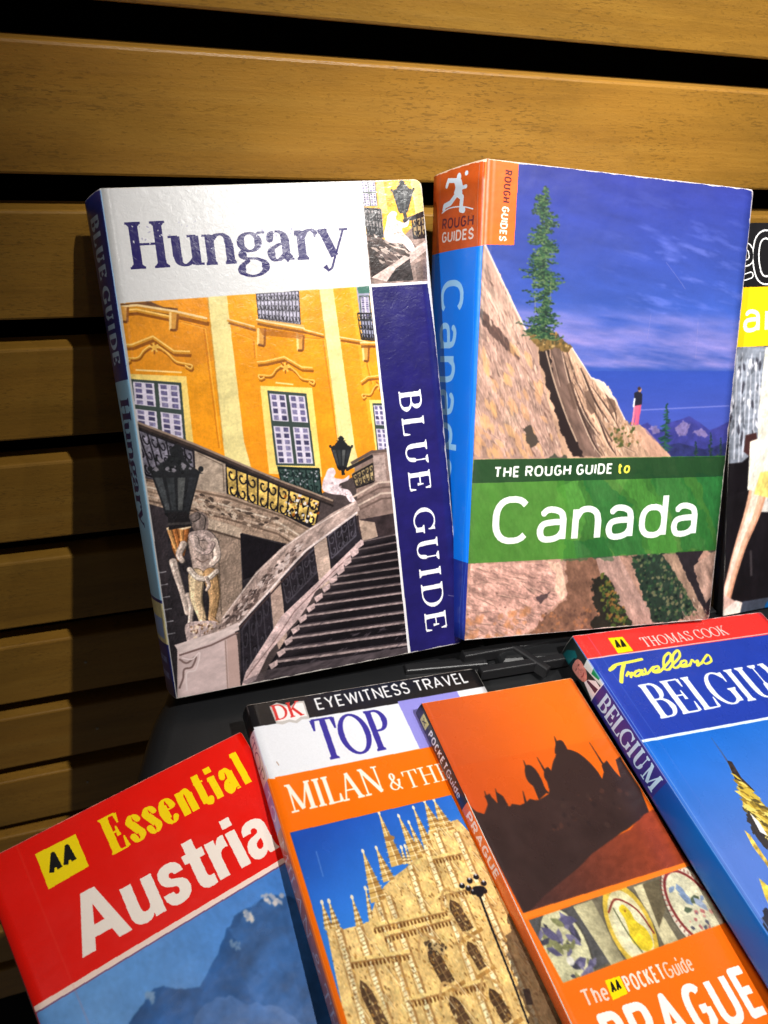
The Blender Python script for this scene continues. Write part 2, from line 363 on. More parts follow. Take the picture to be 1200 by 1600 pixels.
# serif strokes: kind k thick, t thin, c width follows direction, g (factor) ; bars = (x, y, half width) flat serifs
SER = {
 'H': (1.0, [('k', [(.2, 0), (.2, 1)]), ('k', [(.8, 0), (.8, 1)]), ('t', [(.2, .52), (.8, .52)])], [(.2, 0, .19), (.2, 1, .19), (.8, 0, .19), (.8, 1, .19)]),
 'B': (.8, [('k', [(.2, 0), (.2, 1)]), ('c', [(.2, 1), (.5, 1)] + arc(.5, .76, .3, .24, 80, -90, 9) + [(.2, .52)]), ('c', [(.2, .52), (.5, .52)] + arc(.52, .26, .38, .26, 80, -90, 9) + [(.2, 0)])], [(.2, 0, .19), (.2, 1, .19)]),
 'L': (.72, [('k', [(.25, 0), (.25, 1)]), ('t', [(.2, 0), (.95, 0)]), ('w', [(.97, .3), (.93, 0)])], [(.25, 0, .2), (.25, 1, .22)]),
 'U': (.98, [('k', [(.22, 1), (.22, .4), (.24, .2)]), ('c', [(.22, .36), (.27, .12), (.42, .01), (.6, .02), (.74, .14), (.79, .36)]), ('t', [(.8, .3), (.8, 1)])], [(.22, 1, .19), (.8, 1, .17)]),
 'E': (.8, [('k', [(.22, 0), (.22, 1)]), ('t', [(.2, 0), (.92, 0)]), ('t', [(.2, 1), (.88, 1)]), ('t', [(.2, .52), (.68, .52)]), ('w', [(.95, .28), (.92, 0)]), ('w', [(.9, .75), (.88, 1)]), ('w', [(.69, .66), (.69, .38)])], [(.22, 0, .19), (.22, 1, .19)]),
 'G': (1.0, [('c', arc(.52, .5, .45, .5, 42, 318, 22)), ('w', [(.88, .66), (.86, .98)]), ('k', [(.86, .04), (.86, .42)])], [(.86, .44, .17)]),
 'C': (.95, [('c', arc(.53, .5, .46, .5, 42, 315, 22)), ('w', [(.9, .66), (.88, .98)])], []),
 'I': (.44, [('k', [(.5, 0), (.5, 1)])], [(.5, 0, .4), (.5, 1, .4)]),
 'D': (1.0, [('k', [(.2, 0), (.2, 1)]), ('c', [(.2, 1), (.45, 1)] + arc(.45, .5, .48, .5, 80, -90, 14) + [(.2, 0)])], [(.2, 0, .17), (.2, 1, .17)]),
 'T': (.88, [('k', [(.5, 0), (.5, 1)]), ('t', [(.03, 1), (.97, 1)]), ('w', [(.05, .72), (.07, 1)]), ('w', [(.95, .72), (.93, 1)])], [(.5, 0, .2)]),
 'O': (1.05, [('c', arc(.5, .5, .47, .5, 0, 360, 30))], []),
 'P': (.8, [('k', [(.24, 0), (.24, 1)]), ('c', [(.24, 1), (.5, 1)] + arc(.52, .74, .38, .26, 80, -90, 10) + [(.24, .47)])], [(.24, 0, .22), (.24, 1, .2)]),
 'M': (1.25, [('t', [(.17, 0), (.17, 1)]), ('k', [(.17, 1), (.5, .04)]), ('t', [(.5, .04), (.83, 1)]), ('k', [(.84, 0), (.84, 1)])], [(.17, 0, .14), (.14, 1, .1), (.84, 0, .16), (.87, 1, .11)]),
 'A': (1.02, [('t', [(.12, 0), (.48, 1)]), ('k', [(.48, 1), (.84, 0)]), ('t', [(.26, .34), (.72, .34)])], [(.12, 0, .15), (.85, 0, .17)]),
 'N': (1.05, [('t', [(.17, 0), (.17, 1)]), ('k', [(.17, 1), (.83, .02)]), ('t', [(.83, 0), (.83, 1)])], [(.17, 0, .14), (.14, 1, .1), (.83, 1, .14)]),
 '&': (1.0, [('c', [(.95, .55), (.8, .2), (.5, 0), (.15, .08), (.08, .3), (.3, .5), (.6, .72), (.58, .95), (.4, 1), (.27, .85), (.35, .6), (.6, .3), (.95, 0)])], [(.92, .56, .14)]),
 'S': (.72, [('c', catmull([(.86, .8), (.7, .97), (.45, 1), (.17, .9), (.15, .72), (.4, .57), (.7, .45), (.88, .27), (.75, .06), (.45, 0), (.2, .05), (.08, .22)], 3)), ('w', [(.88, .7), (.87, .98)]), ('w', [(.1, .3), (.1, 0)])], []),
 'K': (1.0, [('k', [(.2, 0), (.2, 1)]), ('t', [(.8, 1), (.24, .44)]), ('k', [(.4, .58), (.85, 0)])], [(.2, 0, .17), (.2, 1, .17), (.82, 1, .14), (.87, 0, .15)]),
 'u': (.85, [('k', [(.22, .66), (.22, .2)]), ('c', [(.22, .3), (.26, .08), (.42, .0), (.6, .05), (.76, .17)]), ('k', [(.78, .66), (.78, 0)])], [(.14, .655, .14), (.7, .655, .14), (.86, .01, .14)]),
 'n': (.86, [('k', [(.2, 0), (.2, .66)]), ('c', [(.22, .5), (.4, .64), (.58, .66), (.72, .58), (.78, .4)]), ('k', [(.78, .45), (.78, 0)])], [(.2, 0, .17), (.12, .645, .13), (.78, 0, .17)]),
 'g': (.78, [('c', arc(.42, .45, .3, .21, 0, 360, 20)), ('c', [(.22, .28), (.14, .17), (.24, .08), (.6, .06), (.85, -.04), (.86, -.2), (.62, -.32), (.3, -.33), (.08, -.24), (.1, -.1), (.3, .02)]), ('t', [(.62, .6), (.75, .66), (.97, .66)])], []),
 'a': (.72, [('c', [(.1, .5), (.18, .63), (.42, .67), (.62, .58), (.66, .4)]), ('k', [(.67, .5), (.67, .1), (.8, .0)]), ('c', [(.66, .4), (.35, .34), (.12, .22), (.16, .04), (.36, 0), (.6, .12)]), ('w', [(.1, .42), (.16, .58)])], [(.82, .01, .12)]),
 'r': (.62, [('k', [(.28, 0), (.28, .66)]), ('c', [(.3, .46), (.5, .62), (.75, .67), (.95, .6)]), ('w', [(.9, .5), (.92, .66)])], [(.3, 0, .26), (.16, .645, .16)]),
 'y': (.85, [('k', [(.16, .66), (.5, .02)]), ('t', [(.86, .66), (.5, .0), (.36, -.26), (.22, -.33)]), ('w', [(.26, -.34), (.14, -.2)])], [(.16, .655, .16), (.86, .655, .14)]),
}
ESS = {  # heavy condensed display letters
 'E': (.62, [('k', [(.28, 0), (.28, 1)]), ('t', [(.2, 0), (.9, 0)]), ('t', [(.2, 1), (.9, 1)]), ('t', [(.2, .52), (.7, .52)]), ('w', [(.9, .32), (.9, 0)]), ('w', [(.88, .72), (.88, 1)]), ('w', [(.7, .66), (.7, .38)])], [(.28, 0, .28), (.28, 1, .28)]),
 's': (.42, [('c', catmull([(.88, .56), (.7, .68), (.4, .7), (.2, .56), (.35, .42), (.7, .28), (.8, .12), (.55, 0), (.25, .02), (.08, .16)], 3)), ('k', [(.3, .5), (.68, .22)])], []),
 'e': (.48, [('c', arc(.5, .35, .4, .35, 20, 320, 18)), ('t', [(.2, .4), (.88, .4)]), ('k', [(.24, .15), (.24, .55)])], []),
 'n': (.56, [('k', [(.22, 0), (.22, .7)]), ('c', [(.22, .5), (.45, .66), (.65, .68), (.78, .5)]), ('k', [(.78, .56), (.78, 0)])], [(.12, .68, .12)]),
 't': (.36, [('k', [(.45, .95), (.45, .05)]), ('t', [(0, .7), (1, .7)]), ('c', [(.5, .06), (.8, 0), (1, .12)])], []),
 'i': (.3, [('k', [(.5, 0), (.5, .7)]), ('k', [(.5, .82), (.5, 1.0)])], [(.32, .68, .3)]),
 'a': (.5, [('c', [(.12, .52), (.25, .68), (.5, .7), (.7, .55)]), ('k', [(.7, .6), (.7, .06)]), ('c', [(.7, .42), (.3, .34), (.14, .16), (.28, 0), (.6, .1)]), ('k', [(.26, .12), (.3, .26)])], [(.85, .02, .14)]),
 'l': (.3, [('k', [(.5, 0), (.5, 1.05)])], [(.32, 1.03, .3)]),
}
def letters(art, font, txt, p0, p1, cap, th, col, space=.16, thin=.3, word=.4, slant=0, al=1, wob=0, hthin=.12, n=None):
    """draw txt along the baseline p0-p1; th = stroke weight as a fraction of the cap height"""
    p0 = np.array(p0, float); p1 = np.array(p1, float); e = p1 - p0; L = math.hypot(*e); e /= L; up = np.array([e[1], -e[0]])
    adv = []
    for ch in txt:
        if ch == ' ': adv.append(word)
        elif font is SANS: adv.append(max(font[ch][0], 0) + (th if font[ch][0] == 0 else 0) + space)
        else: adv.append(font[ch][0] + space)
    tot = (sum(adv) - space) * cap; k = L / tot; x = 0
    for ch, a in zip(txt, adv):
        if ch != ' ':
            g = font[ch]; w = a - space
            def M(px, py):
                X = (x + px) * cap * k; Y = py * cap
                return p0 + e * (X + slant * Y) + up * Y
            if font is BOLD:
                for _, st in g[1]: art.poly([M(u, v) for u, v in st], col, al)
            elif font is SANS:
                for st in g[1]:
                    tx = th / k
                    pts = [M(tx / 2 + u * (w - tx) if g[0] else w / 2, th / 2 + v * (1 - th) if v <= 1 else v) for u, v in st]
                    art.pen(pts, th * cap, col, al, n=n, wfun=(lambda d: th * cap * (1 - hthin * (abs(d @ e) / (math.hypot(*d) + 1e-9)) ** 1.5)) if hthin else None)
                    if len(pts) > 2:  # square the inner joints
                        pass
            else:
                T = th * cap; t_ = T * thin
                def wf(d):
                    c = abs(d @ e) / (math.hypot(*d) + 1e-9); return t_ + (T - t_) * (1 - c) ** .75
                for kd, st in g[1]:
                    pts = [M(u * w, v * (1 - th * thin) + th * thin / 2) for u, v in st]
                    if kd == 'k': art.pen(pts, T, col, al, n=n)
                    elif kd == 't': art.pen(pts, t_, col, al, n=n)
                    elif kd == 'w': art.pen(pts, [t_ * .8, t_ * 2.3], col, al, n=n)
                    else: art.pen(pts, T, col, al, wfun=wf, smooth=len(pts) < 14, butt=False, n=n)
                for u, v, hw in g[2]:
                    vv = v * (1 - th * thin) + th * thin / 2
                    art.pen([M((u - hw) * w, vv), M((u + hw) * w, vv)], t_ * 1.05, col, al, n=n)
                    sg = 1 if v < .3 else -1
                    art.pen([M(u * w, vv), M(u * w, vv + sg * th * .45)], [min(T * 1.9, 2 * hw * w * cap * k), T * .9], col, al, n=n) if hw > .15 else None
        x += a
# ---------------------------------------------------------------- the printed covers
def bars(a, tl, tr, br, bl, fx, fy, col, w):     # straight glazing bars inside a quad
    q = [np.array(p, float) for p in (tl, tr, br, bl)]
    at = lambda u, v: (q[0] * (1 - u) + q[1] * u) * (1 - v) + (q[3] * (1 - u) + q[2] * u) * v
    for f in fx: a.pen([at(f, 0), at(f, 1)], w, col)
    for f in fy: a.pen([at(0, f), at(1, f)], w, col)
def sash(a, tl, tr, br, bl, rows=((.04, .40), (.47, .97)), cols=((.05, .46), (.54, .95)), sub=(2, 4)):
    q = [np.array(p, float) for p in (tl, tr, br, bl)]
    at = lambda u, v: tuple((q[0] * (1 - u) + q[1] * u) * (1 - v) + (q[3] * (1 - u) + q[2] * u) * v)
    a.poly([tl, tr, br, bl], (58, 70, 66))
    r = random.Random(3)
    for v0, v1 in rows:
        for u0, u1 in cols:
            a.poly([at(u0, v0), at(u1, v0), at(u1, v1), at(u0, v1)], (210, 202, 218), n=(.08, 2, 2, 0, 3))
            nr = max(2, int(round((v1 - v0) / .36 * sub[1])))
            for i in range(sub[0]):
                for j in range(nr):
                    du = (u1 - u0) / sub[0]; dv = (v1 - v0) / nr
                    x0 = u0 + du * (i + .2); x1 = u0 + du * (i + .8); y0 = v0 + dv * (j + .16); y1 = v0 + dv * (j + .86)
                    c = r.choice(((82, 78, 112), (104, 98, 136), (66, 62, 94), (128, 122, 156)))
                    a.poly([at(x0, y0), at(x1, y0), at(x1, y1), at(x0, y1)], c, n=(.35, .6, .6, 30, 8))
def moulding(a, pts, w, lit=(250, 204, 110), dark=(112, 60, 16), smooth=False):
    w = w * 1.25
    off = [(p[0] + w * .25, p[1] + w * .9) for p in pts]
    a.pen(off, w * .9, dark, .75, smooth=smooth); a.pen(pts, w, (206, 138, 38), smooth=smooth)
    a.pen([(p[0], p[1] - w * .3) for p in pts], w * .45, lit, smooth=smooth)
def pediment(a, p, w=1.0):
    moulding(a, p, w)
    m = [np.array(q, float) for q in p]; c = m[len(m) // 2]; e0, e1 = m[0], m[-1]
    for e, sg in ((e0, 1), (e1, -1)):
        d = e - c
        moulding(a, [c + (0, 3.0) + d * .12, c + (0, 4.2) + d * .35, c + d * .55 + (0, 6.2), c + d * .85 + (0, 5.5), c + d * 1.0 + (0, 5.2), c + d * .95 + (0, 6.8), c + d * .8 + (0, 6.4)], w * .65, smooth=True)
    for k in range(11):
        t = k / 11 * 2 * PI; r = 1.9 + .7 * (k % 2)
        a.pen([c + (0, 4.0), c + (r * math.cos(t), 4.0 + r * math.sin(t))], .55, ((240, 196, 96), (150, 86, 26))[k % 2])
    a.ell(c + (0, 4.0), 1.0, 1.1, (226, 170, 70))
def street_lantern(a, tl, tr, br, bl, top):
    tl, tr, br, bl, top = [np.array(p, float) for p in (tl, tr, br, bl, top)]
    K = (34, 35, 38)
    w = tr - tl; c = (tl + tr) / 2; h = (bl + br) / 2 - c
    a.poly([tl - w * .03, tr + w * .03, br, bl], K)
    for i in range(4):
        u0, u1 = (i + .16) / 4, (i + .84) / 4
        q = [tl * (1 - u0) + tr * u0 + h * .1, tl * (1 - u1) + tr * u1 + h * .1, bl * (1 - u1) + br * u1 - h * .08, bl * (1 - u0) + br * u0 - h * .08]
        a.poly(q, ((62, 65, 68), (50, 53, 56), (82, 84, 84), (42, 44, 48))[i], n=(.25, 2, 2, 70, 4))
    up = top - c
    a.poly([tl - w * .1 , tl + w * .12 + up * .22, tr - w * .12 + up * .22, tr + w * .1, tr, tl], K)
    a.poly([c - w * .3 + up * .2, c - w * .18 + up * .55, c - w * .25 + up * .62, c + w * .25 + up * .62, c + w * .18 + up * .55, c + w * .3 + up * .2], K, smooth=True)
    a.poly([c - w * .12 + up * .6, c - w * .16 + up * .8, c - w * .03 + up, c + w * .03 + up, c + w * .16 + up * .8, c + w * .12 + up * .6], K)
    for s_ in (-1, 1):
        for f in (.55, .25): a.ell(c + w * f * s_ + up * .16, abs(w[0]) * .06, abs(up[1]) * .1, K)
    a.poly([bl - w * .02, br + w * .02, br + h * .16 - w * .1, bl + h * .16 + w * .1], (24, 25, 27))

def art_hungary():
    W, H = 129, 204
    a = Art(W, H, (214, 214, 214))
    STONE, DSTONE, PINK, K = (160, 136, 118), (104, 84, 72), (206, 182, 178), (34, 31, 36)
    main = [(0.89, 42.82), (101.54, 42.43), (102.38, 204.38), (0.33, 204.12)]
    X, Y = a.grid((0, a.w, 0, a.h)); a.setclip(main)
    a.poly(main, (238, 158, 24), n=(.10, 14, 22, 80, 3), grad=((232, 142, 30), [(28.06, 43.64)][0], [(70.73, 123.74)][0]))
    a.poly([(-0.05, 42.75), (35.72, 42.65), (36.33, 66.94), (0.51, 73.82), (-1.65, 63.69)], (222, 136, 38), .55, n=(.12, 9, 9, 0, 6))
    a.poly([(-2.82, 88.55), (22.76, 101.7), (70.34, 127.01), (88.07, 120.44), (100.52, 112.21), (113.14, 117.94), (105.43, 207.39), (0.03, 206.3)], (70, 60, 60))
    # plaster strips, recessed fields
    for p in ([(34.26, 42.3), (41.86, 42.29), (41.23, 101.22), (42.76, 112.04), (32.74, 108.15), (32.73, 100.24)], [(79.73, 42.39), (85.74, 42.24), (87.6, 109.3), (88.94, 117.77), (79.81, 118.01), (80.54, 92.15)]):
        a.poly(p, (230, 214, 146), n=(.06, 3, 30, 80, 5)); a.pen([p[0], p[-1]], .5, (196, 140, 52), .7)
    a.poly([(92.86, 42.68), (95.65, 42.59), (97.28, 99.38), (94.95, 99.67)], (240, 178, 50), .6)
    for p in ([(22.06, 51.18), (31.14, 54.36), (30.86, 102.65), (23.97, 100.28)], [(42.99, 57.28), (50.33, 60.67), (49.92, 68.11), (46.9, 104.53), (42.2, 103.98)], [(70.96, 61.52), (78.98, 62.68), (80.35, 108.45), (72.08, 107.48)], [(87.62, 64.42), (95.76, 66.68), (97.93, 83.04), (98.99, 99.56)]):
        a.pen(p[:2] + p[2:3], .5, (190, 110, 24), .65); a.pen([(x + .7, y + .5) for x, y in p[:3]], .4, (250, 190, 80), .6)
    # cornice and balconies
    a.poly([(0.39, 43.03), (11.46, 42.79), (21.96, 44.72), (22.22, 48.21), (18, 48.41), (4.19, 46.45)], (112, 74, 46), n=(.3, 3, 1, 0, 4))
    moulding(a, [(0.14, 44.71), (6.88, 44.44), (21.52, 47.91), (33.03, 51.48)], 1.5, (238, 206, 150)); moulding(a, [(-0.03, 45.91), (6.67, 45.89), (20.27, 49.81)], 1.1)
    a.poly([(12.39, 43.1), (22.41, 43.27), (22.74, 46.26), (16.95, 45.37)], (230, 150, 40)); moulding(a, [(40.84, 52.05), (51.46, 55.88)], 1.0, (240, 208, 150))
    for q in ([(0.28, 43.75), (3.52, 44.45), (2.48, 50), (-0.36, 49.79)], [(19.11, 47.5), (21.94, 48.44), (20.61, 54.56), (18.16, 54.38)], [(52.73, 56.24), (55.58, 56.45), (54.43, 63.57), (51.89, 62.85)], [(68.47, 59.76), (71.08, 60.49), (70.07, 66.68), (67.93, 66.51)], [(95.82, 66.15), (98.56, 66.9), (97.55, 73.54), (95.61, 73.1)]):
        a.poly(q, (212, 150, 66)); a.pen([q[0], q[3]], .9, (244, 204, 130)); a.pen([q[1], q[2]], .9, (140, 84, 30)); a.pen([q[3], q[2]], 1.0, (120, 70, 26))
    a.poly([(53.67, 42.54), (71.11, 42.37), (70.51, 56.28), (53.4, 52.96)], (176, 172, 190), n=(.25, 1, 3, 90, 6)); a.lattice([(53.67, 42.54), (71.11, 42.37), (70.24, 56.26), (53.4, 52.96)], 12, 3, (44, 42, 50), .38)
    a.poly([(52.43, 52.38), (71.58, 56.36), (71.8, 58.98), (67.06, 58.1), (52.63, 54.95)], (214, 164, 92)); moulding(a, [(52.33, 53.14), (56.88, 54.49), (71.9, 58.2)], 1.1, (244, 214, 160)); moulding(a, [(71.33, 58.42), (79.44, 61.14)], .8, (242, 208, 150)); moulding(a, [(86.14, 62.72), (95.94, 65.09), (100.87, 66.56)], .9, (242, 208, 150))
    a.poly([(53.02, 56), (71.14, 59.97), (69.83, 61.95), (54.19, 59.17)], (150, 86, 30), .6)
    a.poly([(95.68, 42.33), (101.26, 42.41), (101.1, 64.43), (96.11, 63.5)], (150, 150, 172)); a.poly([(95.95, 42.35), (101.54, 42.43), (101.5, 45.32), (96.46, 45.26)], (60, 104, 92))
    sash(a, *[(96.65, 46.06), (101.11, 46.35), (100.85, 56.4), (96.38, 56.08)], rows=((.05, .95),), cols=((.1, .9),)); a.lattice([(95, 53.33), (101.42, 53.78), (101.33, 64.98), (95.5, 63.99)], 5, 3, (30, 30, 36), .4)
    moulding(a, [(94.73, 65.79), (101.46, 66.34)], 1.1, (240, 208, 150))
    # window one
    a.poly([(-0.12, 69.77), (21.86, 72.79), (21, 101.5), (-4.25, 98.54)], (240, 208, 116), n=(.06, 6, 6, 0, 2)); a.pen([(2.96, 68.56), (20.33, 71.13)], .6, (250, 216, 140))
    sash(a, *[(0.32, 71.8), (19.53, 75.11), (18.11, 102.2), (-1.01, 96.37)])
    pediment(a, [(-0.94, 58.81), (2.86, 59.12), (11.23, 56.57), (18.47, 62.9), (24.6, 63.66)], 1.1)
    # window two
    a.poly([(50.6, 79.34), (72.03, 82.18), (72.03, 119.78), (49.79, 115.6)], (242, 212, 118), n=(.06, 6, 6, 0, 2)); a.pen([(57.06, 78.64), (64.39, 80.13)], .6, (250, 216, 140))
    sash(a, *[(53.25, 81.43), (69.32, 84.31), (69.55, 114.81), (53.14, 112.51)])
    pediment(a, [(50.47, 69.97), (53.89, 70), (62, 68.88), (68.69, 73.66), (73.24, 74.33)], 1.0)
    a.poly([(96.06, 89.66), (101.45, 90.2), (101.8, 116.56), (96.75, 114.83)], (242, 212, 118)); sash(a, *[(97.32, 91.15), (102.15, 91.64), (103.07, 115.59), (97.38, 114.34)], cols=((.1, .95),))
    pediment(a, [(93.2, 82.05), (96.53, 80.19), (101.68, 80.13), (106.69, 81.68), (109.33, 84.11)], .9)
    # upper flight rail: iron lattice, pillar block, entablature
    a.poly([(-3.77, 88.45), (20.04, 102.95), (19.32, 119.65), (0.44, 110.4)], (120, 116, 130), n=(.5, 1.2, 1.2, 20, 4)); a.lattice([(-2.96, 89.55), (20.61, 102.49), (19.53, 118.09), (1, 109.95)], 7, 3, (30, 28, 34), .6)
    a.poly([(32.67, 108.67), (54.71, 119.47), (70.34, 127.01), (66.41, 141.45), (52.93, 133.97), (31.85, 122.93)], (204, 170, 92), n=(.55, 2, 2, 20, 3)); a.lattice([(32.53, 109.71), (70.09, 129.18), (66.47, 140.9), (31.92, 122.4)], 9, 2, (26, 24, 28), .75, seed=9)
    a.scatter([(54.45, 121.61), (70.09, 129.18), (67.02, 140.98), (54.74, 132.58)], 70, .7, [(24, 22, 26), (30, 28, 30), (220, 214, 210), (150, 80, 24)], 5)
    a.poly([(53.37, 112.81), (71.34, 116.13), (71.04, 128.21), (62.53, 122.67), (54.71, 119.47)], (54, 74, 70)); a.lattice([(53.8, 113.68), (71.03, 116.37), (70.83, 127.62), (54.58, 120.54)], 6, 2, (22, 34, 34), .6); a.scatter([(54.24, 114.54), (70.39, 117.11), (70.6, 124.83), (56.32, 119.68)], 60, .5, [(150, 152, 160), (34, 44, 44)], 3)
    a.poly([(21.25, 101.53), (32.67, 108.67), (31.34, 122.86), (19.46, 118.61)], (166, 148, 132), n=(.22, 2, 2, 30, 3)); a.pen([(22.23, 103.73), (31.48, 109.84), (30.58, 120.62)], .4, (110, 94, 82)); 
    a.poly([(-3.43, 109.9), (19.53, 118.09), (31.99, 121.88), (53.03, 133.16), (64.48, 141.16), (56.77, 147.53), (34.86, 138.46), (16.54, 128.81), (-0.58, 121.16)], STONE, n=(.24, 5, 1.4, 22, 4))
    for k, (c, w) in enumerate((((96, 78, 66), .9), ((214, 198, 180), .7), ((120, 100, 84), .7), ((196, 174, 156), .6), ((88, 70, 60), .8))):
        d = k * 9
        a.pen([(x, y) for x, y in [(0.71, 111.98), (31.79, 123.45), (52.93, 133.97), (63.6, 141.59)]] if k == 0 else [(x, y + k * 1.9) for x, y in [(-0.33, 112.37), (30.1, 124.3), (50.26, 133.59), (60.19, 142.2)]], w, c, .8)
    a.scatter([(8.34, 114.53), (52.8, 135.05), (57.2, 143.98), (7.13, 123.27)], 90, .8, [(70, 58, 52), (110, 92, 80), (188, 168, 150)], 8, asp=1.8, ang=22)
    for dy, w, c in ((0, 2.6, (66, 54, 50)), (-1.1, .8, (150, 128, 112)), (1.2, .9, (38, 32, 32))):
        a.pen([(x, y + dy) for x, y in [(-3.63, 87.46), (-0.05, 89.61), (21.32, 101.01), (54.58, 120.54), (65.96, 126.42), (75.43, 131.58)]], w, c)
    # deep shade under the landing, piers
    a.poly([(-2.04, 120.96), (16.54, 128.81), (35.12, 138.5), (56.26, 147.17), (46.76, 161.84), (30.85, 180.09), (17.27, 181.75), (0, 204.61), (-0.02, 178.5)], (44, 40, 44), n=(.2, 6, 6, 0, 3))
    a.poly([(21.79, 131.97), (34.65, 140.06), (32.52, 165.02), (21.69, 178.4), (19.58, 168.31), (20.53, 149.3)], (142, 122, 108), n=(.28, 3, 5, 80, 5)); a.poly([(21.09, 129.46), (35.85, 136.97), (34.85, 140.63), (21.48, 134.33)], (176, 156, 138)); a.pen([(20.9, 134.78), (34.78, 141.17)], .8, (80, 66, 58))
    a.pen([(25.52, 139.24), (22.84, 171.65)], .5, (98, 84, 74)); a.poly([(34.83, 138.72), (53.02, 146.68), (44.76, 155.94), (33.61, 158.55)], (22, 19, 24))
    a.poly([(-0.58, 121.16), (7.41, 124.88), (-0.02, 178.5), (0.68, 151.49)], (52, 46, 50)); a.pen([(0.47, 149.32), (-0.39, 181.18)], .5, (150, 146, 150)); 
    for k in range(6): a.pen([(x, y + k * 5.2) for x, y in [(-0.66, 150.2), (3.41, 150.06)]], .45, (140, 136, 142))
    # torch bearer figure, rounded limbs
    def limb(p, w, base, smooth=True, k=.5):
        ws = w if not np.isscalar(w) else [w, w]
        dk = tuple(c * k for c in base); li = tuple(min(255, c * 1.18 + 12) for c in base)
        a.pen([(x + .25, y + .15) for x, y in p], [v * 1.14 for v in ws], dk, smooth=smooth, butt=False); a.pen(p, ws, base, smooth=smooth, butt=False)
        a.pen([(x + ws[0] * .2, y) for x, y in p], [v * .42 for v in ws], tuple(c * .8 for c in base), .55, smooth=smooth, butt=False)
        a.pen([(x - ws[0] * .2, y) for x, y in p], [v * .34 for v in ws], li, .8, smooth=smooth, butt=False)
    S1, S2 = (202, 182, 170), (216, 186, 148)
    a.poly([(6.4, 132.13), (15.22, 132.88), (13.36, 139.02), (11.32, 144.61), (8.45, 146.84), (7.1, 141.81)], (150, 90, 44), n=(.4, 1.5, 3, 80, 2)); fig = [(206, 176, 152), (232, 208, 186), (150, 116, 92), (120, 90, 72)]
    for k, p in enumerate(([(6.76, 133.24), (7.6, 138.15), (8.81, 144.21)], [(8.82, 133.01), (9.35, 138.41), (9.63, 143.81)], [(11.31, 133.38), (11.17, 138.16), (9.88, 143.85)], [(13.57, 133.71), (12.35, 138.87), (10.31, 144.45)])): limb(p, [1.6, .9], ((206, 150, 92), (176, 108, 56), (196, 136, 78), (150, 90, 46))[k])
    a.pen([(6.05, 132.87), (8.92, 132.23), (12.35, 133.27), (15.47, 132.92)], 1.2, (226, 196, 160), smooth=True)
    limb([(6.45, 146.52), (7.15, 152.55), (8.25, 159.5), (9.08, 168.65)], [3.0, 1.6], S1); limb([(10.6, 161.26), (10.89, 166.78), (9.36, 174.19)], [2.4, 1.5], S1)
    a.ell([(19.22, 131.86)][0], 3.6, 4.6, (120, 104, 98)); limb([(19.11, 130.78), (19.01, 133.44)], [4.6, 3.6], (134, 118, 112)); limb([(16.97, 129.41), (18.05, 129.03)], [3.2, 3.0], (104, 92, 88))
    limb([(18.16, 139.75), (18.14, 145.67), (17.8, 152.12)], [9.0, 7.6], (178, 156, 146), k=.6); limb([(14.72, 153.79), (13.46, 163.12), (14.89, 171.89)], [6.0, 2.6], S2); limb([(20.4, 154.18), (20.74, 163.55), (18.82, 172.04)], [5.6, 2.4], (186, 146, 102))
    limb([(15.91, 137.26), (21.06, 137.49), (23.7, 141.12)], [4.2, 3.6], (170, 150, 144)); limb([(23.77, 140.59), (24.28, 146.63), (21.81, 149.51)], [3.0, 2.2], S1); limb([(16.02, 138.35), (16.79, 142.23), (19.12, 144.21)], [3.0, 1.8], (184, 164, 156)); limb([(22.61, 141.5), (21.23, 143.99), (19.05, 144.73)], [2.6, 1.6], (176, 154, 148)); a.pen([(15.72, 146.37), (18.04, 148.36), (20.77, 147.44)], .5, (120, 98, 90), smooth=True); limb([(11.46, 139.8), (9.13, 143.73), (10.02, 146.55)], [2.6, 2.0], S1)
    limb([(12.54, 150.73), (15.15, 154.41), (19.2, 155.35), (23.18, 153)], [2.2, 1.8], (214, 194, 180)); limb([(18.65, 155.53), (19.32, 158.37), (18.01, 160.34)], [1.6, .8], (200, 178, 164)); limb([(14.31, 172.34), (16.14, 174.33)], [2.2, 1.6], S2); limb([(18.23, 172.49), (20.3, 174.8)], [2.2, 1.6], (190, 150, 110))
    a.photo([(7.26, 125.92), (28.2, 128.85), (21.69, 178.4), (7.58, 175.79), (3.65, 151.98)], .22, .7, 60, 5)
    a.poly([(8.49, 172.93), (15.26, 173.06), (20.86, 174.63), (22.29, 179.9), (9.36, 181.93), (7.33, 177.68)], PINK, smooth=True, n=(.25, 1.2, 1.2, 0, 3)); a.scatter([(9.47, 173.39), (20.86, 174.63), (21.25, 179.71), (9.58, 180.31)], 40, .8, fig, 7)
    street_lantern(a, *[(3.51, 109.75), (21.37, 112.01), (15.68, 127.63), (6.2, 126.3)], [(14.48, 99.18)][0]); a.poly([(7.26, 125.92), (14.99, 127), (15.98, 132.99), (6.76, 133.24)], (30, 28, 30)); a.pen([(6.58, 130.83), (16.15, 131.69)], 1.0, (60, 56, 56)); a.scatter([(4.85, 103.72), (20.19, 105.57), (18.93, 111.18), (5.05, 109.43)], 40, .9, [(26, 28, 30), (40, 42, 44), (120, 116, 124)], 2)
    # balustrade: iron panels, posts, handrail
    a.poly([(29.89, 177.1), (46.93, 160.47), (85.21, 135.73), (102.89, 139.34), (101.82, 149.51), (86.5, 150.07), (47.69, 176.65), (26.49, 205.62)], (36, 32, 38), n=(.4, 3, 3, 0, 5))
